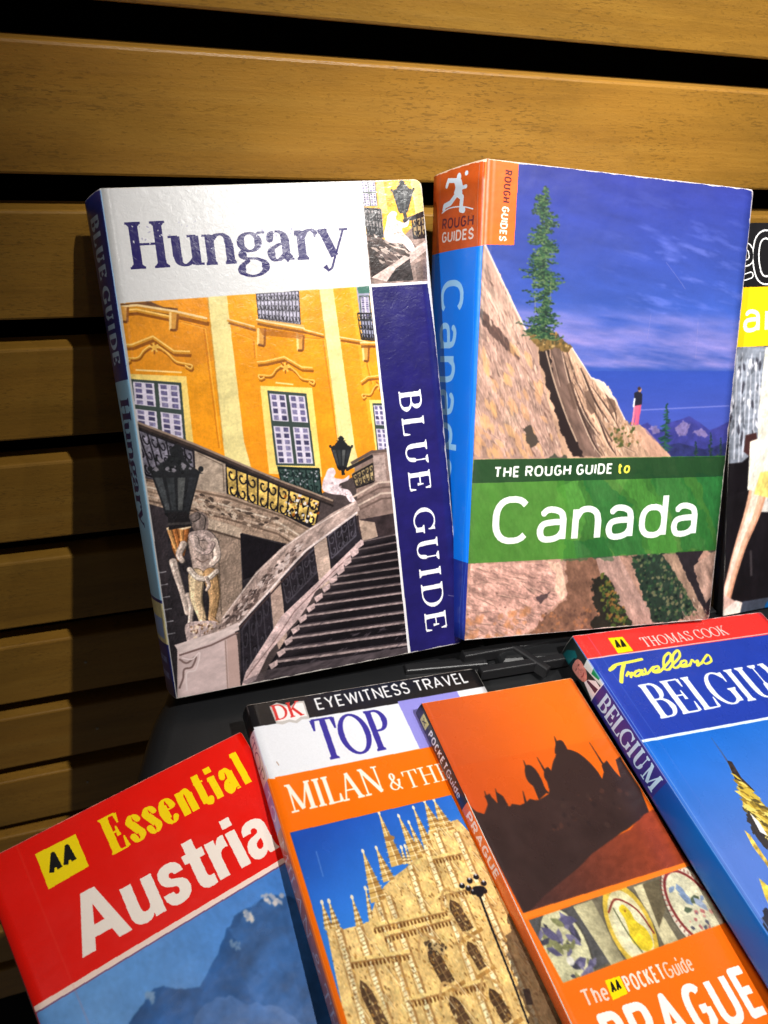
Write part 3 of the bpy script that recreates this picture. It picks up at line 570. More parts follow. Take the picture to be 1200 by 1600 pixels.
    a.lattice([(49.72, 160.09), (65.43, 149.69), (65.36, 159.83), (50.54, 171.49)], 5, 2, (66, 62, 70), .4); a.lattice([(71.55, 145.56), (83.9, 137.23), (83.97, 146.85), (72.13, 155.25)], 4, 2, (78, 74, 84), .4); a.lattice([(30.36, 179.72), (43.8, 163.59), (43.28, 185.51), (28.58, 202.04)], 4, 2, (62, 58, 66), .4, seed=8)
    a.poly([(44.35, 159.21), (49.05, 156.63), (48.84, 187.7), (44.75, 191.5), (43.48, 183.84)], (176, 150, 138), n=(.25, 2, 4, 80, 5)); a.poly([(64.95, 149.06), (70.78, 144.89), (71.18, 158.5), (70.97, 165.3), (65.55, 167.82)], (182, 158, 144), n=(.25, 2, 4, 80, 5)); a.poly([(84.36, 135.61), (89.63, 137.47), (93.05, 148.77), (86.5, 150.07)], (162, 140, 126), n=(.25, 2, 4, 80, 5))
    a.poly([(84.9, 138.5), (95.09, 135.4), (103.43, 134.28), (101.82, 149.51), (91.9, 148.6), (86.5, 150.07), (85.29, 145.34)], (52, 42, 44), n=(.4, 2, 2, 0, 5)); a.poly([(85.85, 140.33), (92.86, 142.47), (93.63, 148.86), (86.5, 150.07)], (170, 146, 130), n=(.2, 2, 2, 80, 5))
    a.poly([(26.49, 205.62), (29.61, 198.25), (47.69, 176.65), (66.05, 163.63), (86.05, 148.87), (86.76, 152.97), (71.78, 163.15), (63.17, 168.84), (60.46, 172.65), (55.22, 178.86), (46.53, 186.12), (40.29, 191.79), (33.45, 202.46), (28.22, 204.83)], (206, 178, 176), n=(.22, 4, 2, -48, 6)); a.pen([(29.25, 201.04), (43.68, 186.73), (53.37, 175.68), (72.01, 161.19), (86.37, 151.2)], .5, (130, 104, 102), .8)
    # stairs
    a.poly([(86.5, 150.07), (101.29, 148.85), (102.91, 205.09), (35.92, 204.69), (39.59, 197.38), (50.99, 183.8), (65.23, 170.62)], (30, 26, 30), n=(.3, 6, 2, -14, 5))
    st = ([(86.5, 150.07), (101.85, 149.22)], [(83.81, 153.37), (102.07, 152.72)], [(80.25, 156.81), (102.24, 156.79)], [(76.7, 160.24), (102.43, 160.59)], [(73.15, 163.66), (102.63, 164.41)], [(69.65, 166.79), (102.85, 167.95)], [(65.81, 170.43), (102.76, 171.75)], [(61.96, 174.34), (102.92, 175.89)], [(57.8, 178.46), (103.06, 180.34)], [(54.2, 182.68), (103.2, 184.81)], [(50.58, 187.16), (103.01, 189.53)], [(46.96, 191.64), (103.09, 194.61)], [(43.04, 196.34), (103.16, 199.72)])
    for k, (p, q) in enumerate(st):
        w = .42 + .055 * k
        nx = st[k + 1] if k < len(st) - 1 else None
        if nx: a.poly([p, q, (nx[1][0], nx[1][1] - w), (nx[0][0], nx[0][1] - w)], (58, 50, 54), .8, grad=((18, 15, 19), p, (p[0] + .5, nx[0][1])), n=(.35, 4, 1.2, -14, k + 3))
        a.pen([p, q], w, (168, 148, 146) if k > 6 else (132, 116, 114), .9, n=(.45, 3, 1, -14, k)); a.pen([(p[0], p[1] - w * .8), (q[0], q[1] - w * .8)], w * .7, (84, 72, 76), .7)
        a.poly([(p[0] - 3.4, p[1] + .6), (p[0] + .4, p[1] - .9), (p[0] + .4, p[1] + 1.4), (p[0] - 2.6, p[1] + 3)], (196, 170, 168), n=(.2, 1, 1, 0, k))
    a.scatter([(58.19, 182.26), (103.98, 183.16), (103.04, 203.91), (41.95, 200.73)], 45, .5, [(70, 62, 68), (56, 50, 56), (90, 80, 86)], 12, asp=4, ang=-14, al=.6)
    a.poly([(26.92, 202.28), (39.38, 199.06), (103.34, 200.96), (102.85, 205.68), (33.02, 205.82)], (100, 88, 92), .6, n=(.5, 5, 1.5, -14, 5))
    # landing corner, top right, small lantern and seated figure
    a.poly([(86.47, 116.9), (94.77, 111.81), (100.54, 111.93), (105.26, 116.98), (104.65, 139.58), (85.85, 140.33)], (134, 112, 104), n=(.25, 2, 2, 0, 4)); a.poly([(95.16, 113.52), (100.37, 113.59), (100.27, 125.36), (95.1, 124.69)], (168, 146, 138), n=(.2, 2, 2, 0, 5)); a.pen([(85.18, 115.64), (94.77, 111.81), (101.69, 112.07), (106.66, 114.9)], 1.3, (92, 76, 70))
    a.poly([(84.69, 120.01), (94.86, 116.27), (94.52, 124.62), (86.2, 126.89)], (150, 130, 92), n=(.4, 1, 1, 0, 5)); a.lattice([(85.19, 120.63), (94.8, 116.82), (94.52, 124.62), (86.26, 126.34)], 5, 2, (34, 30, 32), .45); a.pen([(82.63, 118.09), (95.16, 113.52)], 1.4, (40, 36, 38))
    for k, (p, q, r_) in enumerate(([(83.51, 130.45), (96.18, 125.39), (104.32, 125.88)], [(84.46, 132.25), (96.51, 127.69), (104.67, 128.19)], [(85.37, 134.34), (96.82, 130.26), (104.69, 130.75)], [(86.31, 136.16), (97.15, 132.57), (104.74, 133.03)])):
        a.pen([p, q, r_], .8, ((196, 174, 160), (96, 78, 72))[k % 2])
    street_lantern(a, *[(77.3, 108.09), (85.92, 109.1), (83.04, 117.03), (78.86, 116.51)], [(82.04, 103.45)][0]); a.pen([(81.08, 116.79), (81.27, 120.13)], 1.4, (32, 30, 32))
    a.poly([(73.5, 119.15), (74.89, 116.85), (77.16, 116.58), (78.05, 118.62), (77.25, 120.73), (81.08, 121.77), (83.79, 120.45), (82.98, 122.57), (79.16, 123.74), (79.53, 125.45), (83.04, 127.03), (84.64, 130.6), (85.58, 132.41), (82.76, 132.02), (80.83, 128.97), (75.87, 127.75), (71.64, 125.52), (72.08, 121.72)], (222, 202, 206), smooth=True, n=(.18, 1.2, 1.2, 0, 5)); a.scatter([(72.69, 121.25), (79.16, 123.74), (83.58, 129.89), (73.23, 126.28)], 22, .6, [(176, 150, 152), (240, 226, 230)], 6)
    # handrail over everything
    a.poly([(4.06, 182.58), (9.43, 181.39), (21.79, 175.63), (24.47, 171.39), (39.34, 155.89), (51.3, 147.25), (63.08, 141.24), (74.99, 135.42), (85.65, 131.85), (86.88, 136.24), (74.16, 142.58), (61.52, 149.65), (53.51, 156.23), (44.88, 163.77), (29.06, 177.23), (17.16, 182.57), (7.9, 184.98)], (168, 146, 138), n=(.38, 5, 1.3, -42, 7))
    a.scatter([(20.39, 178.16), (26.66, 170.94), (53.77, 149.57), (62.11, 144.71), (60.42, 149.48), (29.2, 176.14)], 170, .8, [(92, 76, 72), (206, 186, 180), (128, 108, 102), (70, 58, 56)], 3, asp=2, ang=-42)
    a.pen([(8.92, 185.17), (29.03, 177.51), (44.84, 164.04), (53.47, 156.5), (61.49, 149.93), (85.65, 136.92)], .9, (226, 208, 204)); a.pen([(9.79, 186.46), (29.41, 178.7), (45.81, 165.05), (54.46, 157.5), (62.48, 150.92)], .7, (64, 50, 50)); a.pen([(22.56, 173.82), (39.23, 156.7), (51.2, 148.06), (63.02, 141.78), (84.39, 132.81)], .5, (222, 204, 196), .8)
    a.photo(main, .06, 1.3, -20, 3); a.photo([(-0.42, 88.81), (70.25, 127.82), (105.85, 111.44), (84.35, 153.74), (32.81, 207.51), (0.33, 204.12)], .2, .8, -25, 8); a.cracks([(0.71, 111.98), (60.91, 136.21), (44.25, 160.03), (0.33, 204.12)], .22, 1.5, 3, 20, 4, 8)
    # newel block at the foot
    a.poly([(3.38, 181.9), (9.47, 181.12), (27.2, 179.13), (27.95, 183.77), (26.63, 204.5), (0.26, 204.66)], (212, 188, 186), n=(.16, 4, 8, 80, 6)); a.poly([(2.19, 181.12), (21.69, 178.4), (29.2, 176.14), (29.3, 179.52), (17.12, 182.84), (4.2, 185.37)], (220, 200, 196), n=(.15, 3, 1, -18, 6)); a.pen([(3.62, 185.82), (16.98, 183.93), (28.64, 180.52)], .8, (122, 98, 94))
    a.pen([(22.97, 182.83), (21.21, 204.53)], .6, (168, 140, 132)); a.poly([(23.57, 182.38), (27.97, 181.52), (26.7, 203.95), (21.74, 204.63)], (190, 156, 146), .7); a.pen([(3.4, 187.44), (6.22, 189.66), (10.16, 187.64), (8.04, 191.69), (4.83, 192.17), (3.81, 195.87), (1.69, 199.91)], .8, (130, 106, 102), smooth=True); a.pen([(4.48, 187.09), (8.48, 188.43), (11.91, 186.31), (9.42, 193.08), (5.63, 194), (4.59, 201.64)], .6, (236, 216, 214), smooth=True)
    a.photo([(1.5, 41.89), (101.51, 42.69), (105.26, 122.61), (70.41, 126.46), (-1.26, 86.2)], .05, 1.0, 80, 12, 2.5); a.soften(2)
    a.setclip(None)
    # small photograph top right
    sm = [(102.41, -0.65), (129.72, -0.99), (127.67, 42.14), (101.9, 41.66)]; a.setclip(sm)
    a.poly(sm, (240, 170, 44), n=(.08, 6, 10, 80, 4)); a.poly([(109.37, -0.99), (112.15, -0.92), (112.95, 12.47), (109.54, 12.86)], (242, 208, 116)); a.poly([(124.25, -0.61), (130.29, -0.97), (130.34, 15.72), (125.16, 15.53)], (238, 214, 140))
    sash(a, *[(102.14, -0.66), (108.76, -0.49), (108.7, 10.26), (102.58, 10.3)], rows=((.0, .46), (.52, .98))); a.poly([(102, 10.54), (110.26, 11.34), (110.1, 23.25), (102.96, 21.9)], (116, 110, 110), n=(.6, 1, 1, 0, 4)); a.lattice([(102.49, 11.07), (109.65, 11.84), (109.6, 22.71), (103.02, 21.38)], 5, 2, (30, 30, 34), .6)
    a.poly([(102.46, 21.36), (115.52, 25.59), (130.6, 13.11), (127.61, 42.68), (101.85, 42.18)], (132, 112, 104), n=(.35, 3, 2, -20, 4)); a.poly([(102.73, 23.96), (108.59, 26.83), (109.88, 35.81), (102.69, 39.6)], (44, 34, 32)); a.scatter([(103.46, 22.44), (121.21, 25.86), (126.64, 29.29), (108.75, 35.75)], 120, .8, [(60, 50, 48), (180, 162, 152), (96, 80, 76)], 4, asp=2.5, ang=30)
    a.poly([(102.75, 39.08), (114.74, 32.91), (128.22, 25.13), (129.01, 28.87), (109.32, 41.05)], (190, 168, 160), n=(.2, 3, 1, -35, 4)); a.poly([(109.32, 41.05), (113.84, 36.03), (120.56, 32.16), (121.35, 41.23)], (46, 40, 40), n=(.5, 1, 1, 0, 4)); a.poly([(122.64, 34.39), (127.47, 32.52), (127.77, 41.08), (123.08, 41.34)], (110, 92, 86))
    a.poly([(123.96, 16), (129.29, 14.64), (128.96, 23.57), (123.15, 23.84)], (150, 128, 92)); a.lattice([(123.39, 15.98), (129.29, 14.64), (128.96, 23.57), (123.15, 23.84)], 3, 2, (36, 32, 34), .6); a.pen([(119.29, 16.87), (130.6, 13.11)], 1.6, (40, 36, 38))
    a.pen([(102.46, 21.36), (115.19, 28.72), (120.67, 31.11)], 1.2, (70, 58, 54))
    street_lantern(a, *[(116.02, 4.83), (124.85, 4.58), (122.05, 12.28), (117.48, 12.38)], [(120.2, 0.06)][0]); a.pen([(120.06, 12.21), (120.53, 15.87)], 1.5, (34, 32, 34))
    a.poly([(111.95, 16.58), (112.78, 14.02), (114.92, 12.54), (116.81, 13.39), (116.25, 15.97), (119.8, 17.41), (121.93, 16.19), (121.09, 18.77), (118.39, 19.96), (119.31, 22.09), (121.89, 24.84), (123.24, 28.59), (120.89, 29), (117.79, 25.7), (113.26, 25.49), (110.16, 22.74)], (236, 214, 208), smooth=True, n=(.15, 1.2, 1.2, 0, 4)); a.scatter([(112.4, 17.63), (116.4, 17.27), (120.29, 23.71), (113.42, 23.93)], 16, .6, [(190, 160, 150), (248, 232, 226)], 6)
    a.photo(sm, .22, 1.0, -20, 3); a.setclip(None)
    # navy panel and rules
    a.poly([(102.32, 43), (127.59, 42.94), (129.8, 86.05), (130.55, 206.15), (103.21, 205.15)], (31, 27, 92), n=(.14, 5, 7, 70, 5))
    a.pen([(101.85, 42.18), (102.55, 205.62)], 1.0, (226, 224, 226)); a.pen([(101.57, 42.17), (127.64, 42.41)], .9, (226, 224, 226)); a.pen([(102.47, -1.16), (101.85, 42.18)], .7, (222, 222, 222))
    letters(a, SER, 'Hungary', *[(6.5, 30.34), (94.53, 30.29)], 17.6, .19, (36, 28, 92), space=.02, thin=.26)
    letters(a, SER, 'BLUE GUIDE', *[(109.56, 87.43), (111.52, 195.88)], 10.2, .2, (238, 238, 240), space=.22, thin=.28, word=.5)
    a.scatter([(7.04, 13.38), (39.59, 13.47), (38.79, 19.55), (7.97, 21.76)], 34, .35, [(170, 168, 190), (214, 214, 216)], 21, asp=1.6); a.scatter([(51.69, 17.65), (83.16, 17.72), (82.27, 25.31), (50.74, 25.05)], 20, .35, [(150, 148, 180), (214, 214, 216)], 22, asp=1.8)
    a.grain(.05, .5, 3); a.wear('trb', .5, corner=3)
    a.pen([(123.57, 180.6), (130.23, 182.95)], .25, (120, 116, 150), .8)
    return a
def art_hungary_spine():
    a = Art(21, 204, (28, 34, 96)); a.poly([(0, 0), (21, 0), (21, 204), (0, 204)], (26, 36, 104), n=(.12, 4, 8, 80, 3))
    t1 = [(8.36, 71.89)][0][1]; t2 = [(3.29, 161.75)][0][1]; t3 = [(13.94, 180.81)][0][1]
    a.poly([(0, t1), (21, t1), (21, t2), (0, t2)], (138, 184, 214)); a.poly([(0, t2 + 1.4), (21, t2 + 1.4), (21, t3), (0, t3)], (196, 186, 140), n=(.2, 3, 3, 0, 4)); a.poly([(3, t3 - 11), (18, t3 - 11), (18, t3 - 2), (3, t3 - 2)], (120, 150, 200))
    letters(a, SER, 'BLUE GUIDE', (5.5, 8), (5.5, t1 - 7), 9.5, .2, (160, 186, 214), space=.2, thin=.4)
    letters(a, SER, 'Hungary', (5.5, t1 + 7), (5.5, t1 + 60), 12, .2, (26, 32, 92), space=.03, thin=.4)
    for k in (0, 1): letters(a, SER, 'BLUE GUIDE', (4, t3 + 9 + k * 7), (16, t3 + 9 + k * 7), 2.8, .22, (110, 130, 186), space=.1, thin=.5)
    a.pen([(20.6, 0), (20.6, t1)], .9, (160, 196, 232)); a.wear('tb', .4)
    return a

def art_canada():
    a = Art(132.9, 204, (56, 66, 164)); R_ = random.Random(11)
    a.poly([(-3.07, -1.61), (135.42, -1.9), (134.45, 87.42), (-1.29, 90.01)], (42, 50, 130), n=(.10, 20, 5, 8, 4), grad=((50, 76, 156), [(56.36, -1.99)][0], [(58.18, 55.56)][0]))
    X, Y = a.grid((0, a.w, 0, a.h)); y0 = [(77.77, 54.08)][0][1]; y1 = [(80.49, 81.86)][0][1]
    f = fbm(X, Y, 30, 4.5, 4, 21, 5); f2 = fbm(X, Y, 16, 3.2, 10, 33, 4)
    b1 = np.clip((Y - y0 + 5 * (f2 - .5)) / 6, 0, 1) * np.clip((y1 - Y + (f - .5) * 2) / 2.0, 0, 1)
    v = (b1 * np.clip(.35 + 1.5 * (f - .38), 0, 1) * np.clip((Y - y0 + 10) / (y1 - y0), .45, 1))[..., None]
    a.a = a.a * (1 - v * .85) + np.array((168, 146, 200), np.float32) / 255 * v * .85
    v = (np.clip((f2 - .55) * 4, 0, 1) * np.clip((X - 45) / 40, 0, 1) * np.clip(Y / 30, .25, 1) * (Y < y0 + 3))[..., None] * .42
    a.a = a.a * (1 - v) + np.array((118, 128, 214), np.float32) / 255 * v
    a.poly([(-0.4, 84.37), (132.2, 81.48), (134.6, 117.92), (1.27, 117.22)], (42, 68, 156), grad=((66, 80, 166), [(47.59, 83.5)][0], [(50.04, 114.6)][0]), n=(.05, 20, 3, 0, 3)); a.pen([(78.87, 100.33), (132.04, 97.72)], .5, (140, 140, 205), .6)
    # far mountains
    a.poly([(79.63, 108.21), (86.29, 105.84), (90, 108.18), (95.38, 109.36), (98.18, 105.78), (103.72, 104.56), (109.24, 102.74), (115.36, 105.7), (121.64, 109.31), (125.91, 108.09), (132.97, 105.01), (136.18, 130.4), (78.21, 129.52)], (54, 56, 128), n=(.2, 3, 3, 40, 5))
    for q in ([(101.62, 108.15), (105.93, 105.15), (110.37, 106.33), (108.82, 111.74), (104.58, 112.34)], [(111.57, 110.54), (116.37, 108.11), (122, 112.36), (118.4, 112.96)], [(87.22, 108.19), (91.28, 107), (93.75, 110.55), (89.66, 111.74)]): a.poly(q, (132, 116, 158), .75, n=(.3, 1, 1, 30, 4), wob=1)
    a.poly([(87.47, 117.68), (104.91, 115.35), (119.78, 118.46), (134.21, 114.83), (136.38, 131.97), (85.31, 131.13)], (40, 44, 92), n=(.3, 3, 3, 40, 6))
    def spruce(c, tip, w, cols, n, seed):
        r = random.Random(seed); c = np.array(c); t = np.array(tip); d = c - t; L = math.hypot(*d)
        a.pen([t, c], [.15, .7], (70, 58, 44))
        for k in range(n):
            f = (k + r.random()) / n; s_ = r.choice((-1, 1)); ln = w * (.12 + f ** .8) * r.uniform(.35, 1.15)
            p = t + d * f; e = p + (s_ * ln, r.uniform(-.1, .35) * ln)
            a.pen([p, (p + e) / 2 + (0, .1 * ln), e], [.5 + w * .07, .45 + w * .06, .1], r.choice(cols))
            if w > 6:
                for _ in range(3):
                    g = r.uniform(.2, .95); o = p + (e - p) * g
                    a.ell(o + (r.gauss(0, .4), r.gauss(.2, .5)), r.uniform(.4, 1.1), r.uniform(.25, .6), r.choice(cols), ang=r.uniform(-.6, .6))
    G = [(26, 54, 40), (38, 72, 48), (58, 92, 56), (18, 38, 32), (86, 108, 66)]
    spruce([(96.8, 119.53)][0], [(96.18, 96.93)][0], 4.6, [(30, 66, 60), (40, 84, 72), (26, 52, 54)], 60, 5)
    for x, y, w, s_ in ((1108, 678, 3.5, 3), (1088, 694, 3.5, 4), (1124, 684, 3, 8)): spruce([(124.33, 131.77)][0] if s_ == 3 else ([(116.91, 131.65)][0] if s_ == 4 else [(131.08, 131.88)][0]), [(122.52, 110.53)][0] if s_ == 3 else ([(114.23, 114.78)][0] if s_ == 4 else [(128.74, 112.98)][0]), w, [(24, 44, 48), (32, 58, 54)], 40, s_)
    # rock face
    rock = [(0.14, 32.72), (4.23, 38.79), (8.71, 45.44), (13.59, 52.96), (17.96, 60.64), (21.37, 66.61), (25.87, 69.92), (28.91, 78.48), (34.04, 89.34), (38.63, 100.42), (43.13, 109.16), (50.56, 121.24), (53.3, 135.01), (64.38, 147.2), (74.34, 162.78), (93.18, 211.57), (-1.73, 206.75), (-1.43, 117.21)]
    a.poly(rock, (184, 146, 128), n=(.26, 3, 12, -28, 4), wob=.8); a.poly(rock, (226, 180, 140), .35, n=(.5, 8, 16, -28, 9))
    a.poly(rock, (150, 122, 124), .35, n=(.6, 2.2, 20, -30, 19))
    a.pen([(0.72, 32.68), (8.74, 45.95), (17.99, 61.16), (22.03, 67.38)], .8, (240, 216, 196), .8)
    a.poly([(0.03, 58.32), (3.7, 61.27), (9.33, 66.81), (15.73, 73.49), (19.7, 78.75), (18.51, 79.32), (12.8, 74.93), (7.17, 70.6), (0.95, 64.79)], (92, 70, 64), wob=.8); a.pen([(1.65, 61.36), (12.66, 72.53), (25.78, 87.3), (33.56, 100.47)], .6, (120, 88, 78), .6)
    def crag(reg, cnt, seed, ang=62, sz=.9, asp=3.2):
        a.photo(reg, .26, .8, ang, seed, 5); a.cracks(reg, .3, 14, 1.6, ang, seed + 3, 8, .25)
        r = random.Random(seed); q = np.array(reg); x0, y0 = q.min(0); x1, y1 = q.max(0); old = a.clip
        b = (0, a.w, 0, a.h); XX, YY = a.grid(b); mk = a.inside(reg, XX, YY); a.clip = mk if old is None else (mk & old)
        for _ in range(cnt // 3):
            x, y = r.uniform(x0, x1), r.uniform(y0, y1); t = math.radians(ang + r.gauss(0, 7)); ln = r.uniform(2, 13); pp = [(x, y)]
            for k in range(3): t += r.gauss(0, .12); pp.append((pp[-1][0] + math.cos(t) * ln / 3, pp[-1][1] + math.sin(t) * ln / 3))
            w = r.uniform(.15, .55); a.pen([(u + .3, v - .3) for u, v in pp], [w * .3, w, w * .2], (240, 208, 184), .45, smooth=True); a.pen(pp, [w * .3, w * 1.1, w * .2], (84, 62, 56), .6, smooth=True)
        a.clip = old; cnt = cnt // 5; sz *= .55
        a.scatter(reg, cnt, sz, [(120, 90, 78), (98, 72, 64), (226, 196, 174), (214, 178, 152), (160, 124, 106)], seed, asp=asp, ang=ang, al=.75)
    crag([(-1.03, 37.86), (11.33, 49.95), (32.16, 89.37), (50.56, 121.24), (-1.25, 120.81)], 330, 3)
    a.scatter([(0.57, 68.73), (25.21, 78.59), (47.29, 121.22), (-1.25, 120.81)], 60, 1.6, [(226, 172, 112), (216, 160, 110)], 8, asp=2.4, ang=62, al=.5)
    a.poly([(23.42, 108.36), (26.47, 107.23), (29.28, 111.72), (31.37, 114.55), (27.76, 117.36), (25.06, 114.53)], (74, 64, 56), wob=1)
    # second buttress with dark cleft
    a.poly([(25.87, 69.92), (30.72, 68.67), (39.25, 69.98), (44.23, 73.09), (50.59, 80.64), (54.92, 86.13), (60.98, 87.97), (64.48, 90.18), (68.31, 95.83), (73.81, 104.44), (77.46, 107.05), (82.61, 107.03), (92.48, 115.31), (101.3, 121.67), (105.91, 124.45), (44.22, 123.79), (40.74, 111.72), (35.46, 100.45), (30.72, 86.65)], (190, 152, 126), n=(.3, 3, 10, -32, 6), wob=.7)
    a.poly([(27.93, 73.09), (32.92, 73.46), (35.43, 82.41), (39.29, 92.02), (43.97, 103.2), (48.51, 111.72), (54.52, 121.28), (48.59, 121.23), (41.22, 109.45), (35.79, 96.25), (30.43, 82.54)], (40, 30, 30), wob=1.2); a.poly([(33.5, 72.9), (39.17, 73.26), (42.49, 83.62), (47.83, 94.69), (59.69, 111.73), (62.51, 121.34), (53.86, 121.27), (48.51, 111.72), (42.47, 100.38), (37.19, 89.28)], (112, 88, 78), n=(.4, 2, 9, -30, 3), wob=1)
    a.pen([(31.79, 75.13), (37.19, 89.28), (44.01, 103.76), (50.04, 114.6)], .7, (206, 176, 150), .8, smooth=True); a.pen([(41.82, 74.82), (48.68, 89.06), (59.63, 103.09), (68.32, 114.65)], .8, (70, 52, 46), .8, smooth=True); a.pen([(49.09, 82.07), (56.61, 94.56), (65.86, 105.93)], .6, (60, 44, 40), .8, smooth=True)
    crag([(39.13, 72.71), (54.27, 86.14), (68.7, 100.14), (83.41, 111.74), (98.41, 121.35), (60.48, 121.04), (45.25, 94.72)], 300, 9, 58, .9, 2.6)
    for p, w in (([(39.93, 74.88), (43.97, 86.36), (50.22, 100.31), (58.66, 115.2), (63.83, 121.06)], 1.0), ([(49.39, 81.78), (56.23, 94), (62.99, 103.64)], 1.0), ([(55.2, 89.5), (65.41, 100.74), (71.51, 108.81)], .7), ([(35.69, 77.19), (40.44, 90.33)], .8), ([(60.49, 89.96), (68.03, 100.14), (69.89, 105.91)], .8), ([(46.43, 89.1), (54.03, 103.13), (61.69, 111.73)], .6), ([(59.63, 103.09), (65.96, 114.64), (71.27, 121.12)], .9), ([(69.33, 114.65), (80.7, 119.42)], .6)):
        a.pen([(x - .7, y + .1) for x, y in p], [.2, w * .9, .2], (236, 204, 176), .7, smooth=True); a.pen(p, [.2, w * 1.2, w, .2], (58, 42, 38), .85, smooth=True)
    for q in ([(52.18, 92.37), (55.34, 91.19), (58.73, 100.23), (56.33, 103.11), (53.38, 99.14)], [(63.57, 95.03), (66.8, 93.85), (69.37, 100.13), (66.23, 102.46)], [(42.91, 89.17), (45.74, 88.55), (49.57, 100.32), (46.98, 100.34)]): a.poly(q, (92, 70, 60), .75, wob=.8)
    a.poly([(55.9, 86.11), (61.66, 88.24), (65.21, 91.02), (68.34, 96.12), (64.19, 94.45), (59.22, 90.55)], (238, 212, 190), .7, wob=.6)
    a.pen([(44.25, 73.37), (50.61, 80.92), (54.92, 86.13), (61.33, 88.25), (68.34, 96.12), (74.18, 104.73)], .5, (244, 222, 204), .9)
    a.poly([(21.39, 66.87), (26.19, 65.61), (33.7, 66.93), (44.18, 72.54), (42.54, 75.89), (36.04, 73.36), (29.31, 75.21), (25.38, 71.82)], (110, 86, 48), wob=1, n=(.4, 1, 1, 0, 4)); a.scatter([(23.14, 65.73), (36.86, 67.35), (43.63, 73.66), (31.06, 73.52)], 60, .7, [(140, 104, 50), (70, 64, 40), (170, 140, 90)], 4)
    a.scatter([(66.07, 108.25), (79.4, 105.87), (85.09, 114.7), (70.27, 117.59)], 60, .9, [(70, 78, 44), (96, 92, 52), (150, 116, 84)], 4); a.poly([(78.25, 111.73), (85.14, 108.2), (100.55, 121.36), (91.46, 122.49)], (198, 150, 128), .6, n=(.3, 2, 6, -45, 3))
    # tall conifer
    r = random.Random(12); p0, p1 = np.array([(27.13, 8.36)][0]), np.array([(30.79, 69.74)][0])
    a.pen([p0, p1], [.2, 1.0], (56, 50, 40))
    wid = lambda f: np.interp(f, [0, .08, .2, .3, .36, .5, .6, .68, .8, .9, 1], [.5, 2.6, 4.8, 3.6, 5.4, 5.6, 6.6, 4.4, 4.6, 6.2, 6.6])
    for k in range(340):
        f = (k + r.random()) / 340; sd = r.choice((-1, 1)); ln = wid(f) * r.uniform(.35, 1.35) * (1.02 + .42 * math.sin(f * 31 + sd * 1.3) + .25 * math.sin(f * 67 + sd * 2.1)) * (.55 if .66 < f < .8 and r.random() < .6 else 1) * (1.1 if sd < 0 else .95); p = p0 + (p1 - p0) * f; dr = r.uniform(-.12, .4) * ln
        e = p + np.array((sd * ln, dr)); a.pen([p, (p + e) / 2 + (0, .12 * ln), e], [.7, .6, .15], r.choice(G), smooth=True)
        for _ in range(int(2 + ln * 1.1)):
            g = r.uniform(.15, 1); o = p + (e - p) * g + (r.gauss(0, .25), r.gauss(.15, .35)); z = r.uniform(.25, .62)
            a.poly([o + (-z * 1.4, r.uniform(-.2, .2)), o + (0, -z * .6), o + (z * 1.4, r.uniform(-.1, .3)), o + (r.uniform(-.3, .3), z * .7)], r.choice(G + [(98, 118, 70), (30, 60, 46), (22, 44, 34)]))
    a.pen([(25, 52.37), (25.8, 59.75)], .3, (176, 160, 110), .6); a.pen([(32.22, 46.18), (32.48, 54.11)], .25, (166, 150, 100), .5)
    # walker
    a.poly([(77.46, 107.05), (78.5, 100.04), (78.45, 95.99), (82.26, 96.52), (82.06, 101.47), (80.54, 107.03), (79.17, 107.04), (79.92, 100.61), (78.77, 106.46)], (206, 92, 122)); a.pen([(78.57, 97.14), (78.15, 107.04)], .7, (226, 130, 150)); a.pen([(81.64, 97.11), (81.23, 107.03)], .7, (196, 80, 112))
    a.poly([(77.78, 92.53), (80.39, 91.33), (82.27, 93.04), (82.38, 97.68), (78.68, 98.3)], (30, 30, 44)); a.pen([(78.34, 94.83), (78.05, 98.89)], .9, (220, 220, 224)); a.ell([(80.7, 91.04)][0], .95, 1.1, (176, 130, 110)); a.ell([(80.31, 90.47)][0], .9, .8, (60, 44, 40))
    # lower photograph, drawn before the green band is laid over it
    low = [(-0.31, 121.65), (52.28, 122.13), (102.11, 122.59), (135.23, 122.89), (135.24, 168.64), (135.09, 215.03), (-1.7, 207.36), (-1.07, 168.23)]
    a.poly(low, (176, 136, 118), n=(.25, 3, 9, -30, 13)); a.poly([(50.63, 122.11), (135.23, 122.89), (135.42, 130.39), (119.58, 180.82), (67.67, 165.56)], (140, 110, 92), n=(.4, 3, 9, -30, 14))
    for q in ([(102.11, 122.59), (135.23, 122.89), (137.21, 175.25), (125.28, 164.97)], [(36.02, 121.98), (50.63, 122.11), (75.18, 172.1), (64.74, 171.57), (45.71, 143.68)], [(72.41, 141.4), (88.07, 123.66), (110.64, 167.52), (92.36, 166.69)]): a.poly(q, (52, 60, 50), .8, wob=3, wc=5)
    for q in ([(1.08, 168.34), (47.65, 169.49), (47.52, 176.79), (50.25, 186.17), (42.6, 191.84), (36.45, 199.12), (23.81, 207.08), (-1.13, 206.2)],): a.poly(q, (202, 156, 142), n=(.22, 3, 3, 30, 6), wob=1.4)
    crag([(1.16, 169.8), (44.4, 170.54), (45.74, 188.96), (23.73, 205.83), (-0.56, 205.04)], 170, 31, 20, .8, 1.5); a.scatter([(-0.87, 191.81), (32.62, 191.15), (27.09, 207.35), (-1.16, 205.59)], 50, 1.8, [(206, 140, 96), (190, 130, 88)], 9, al=.5)
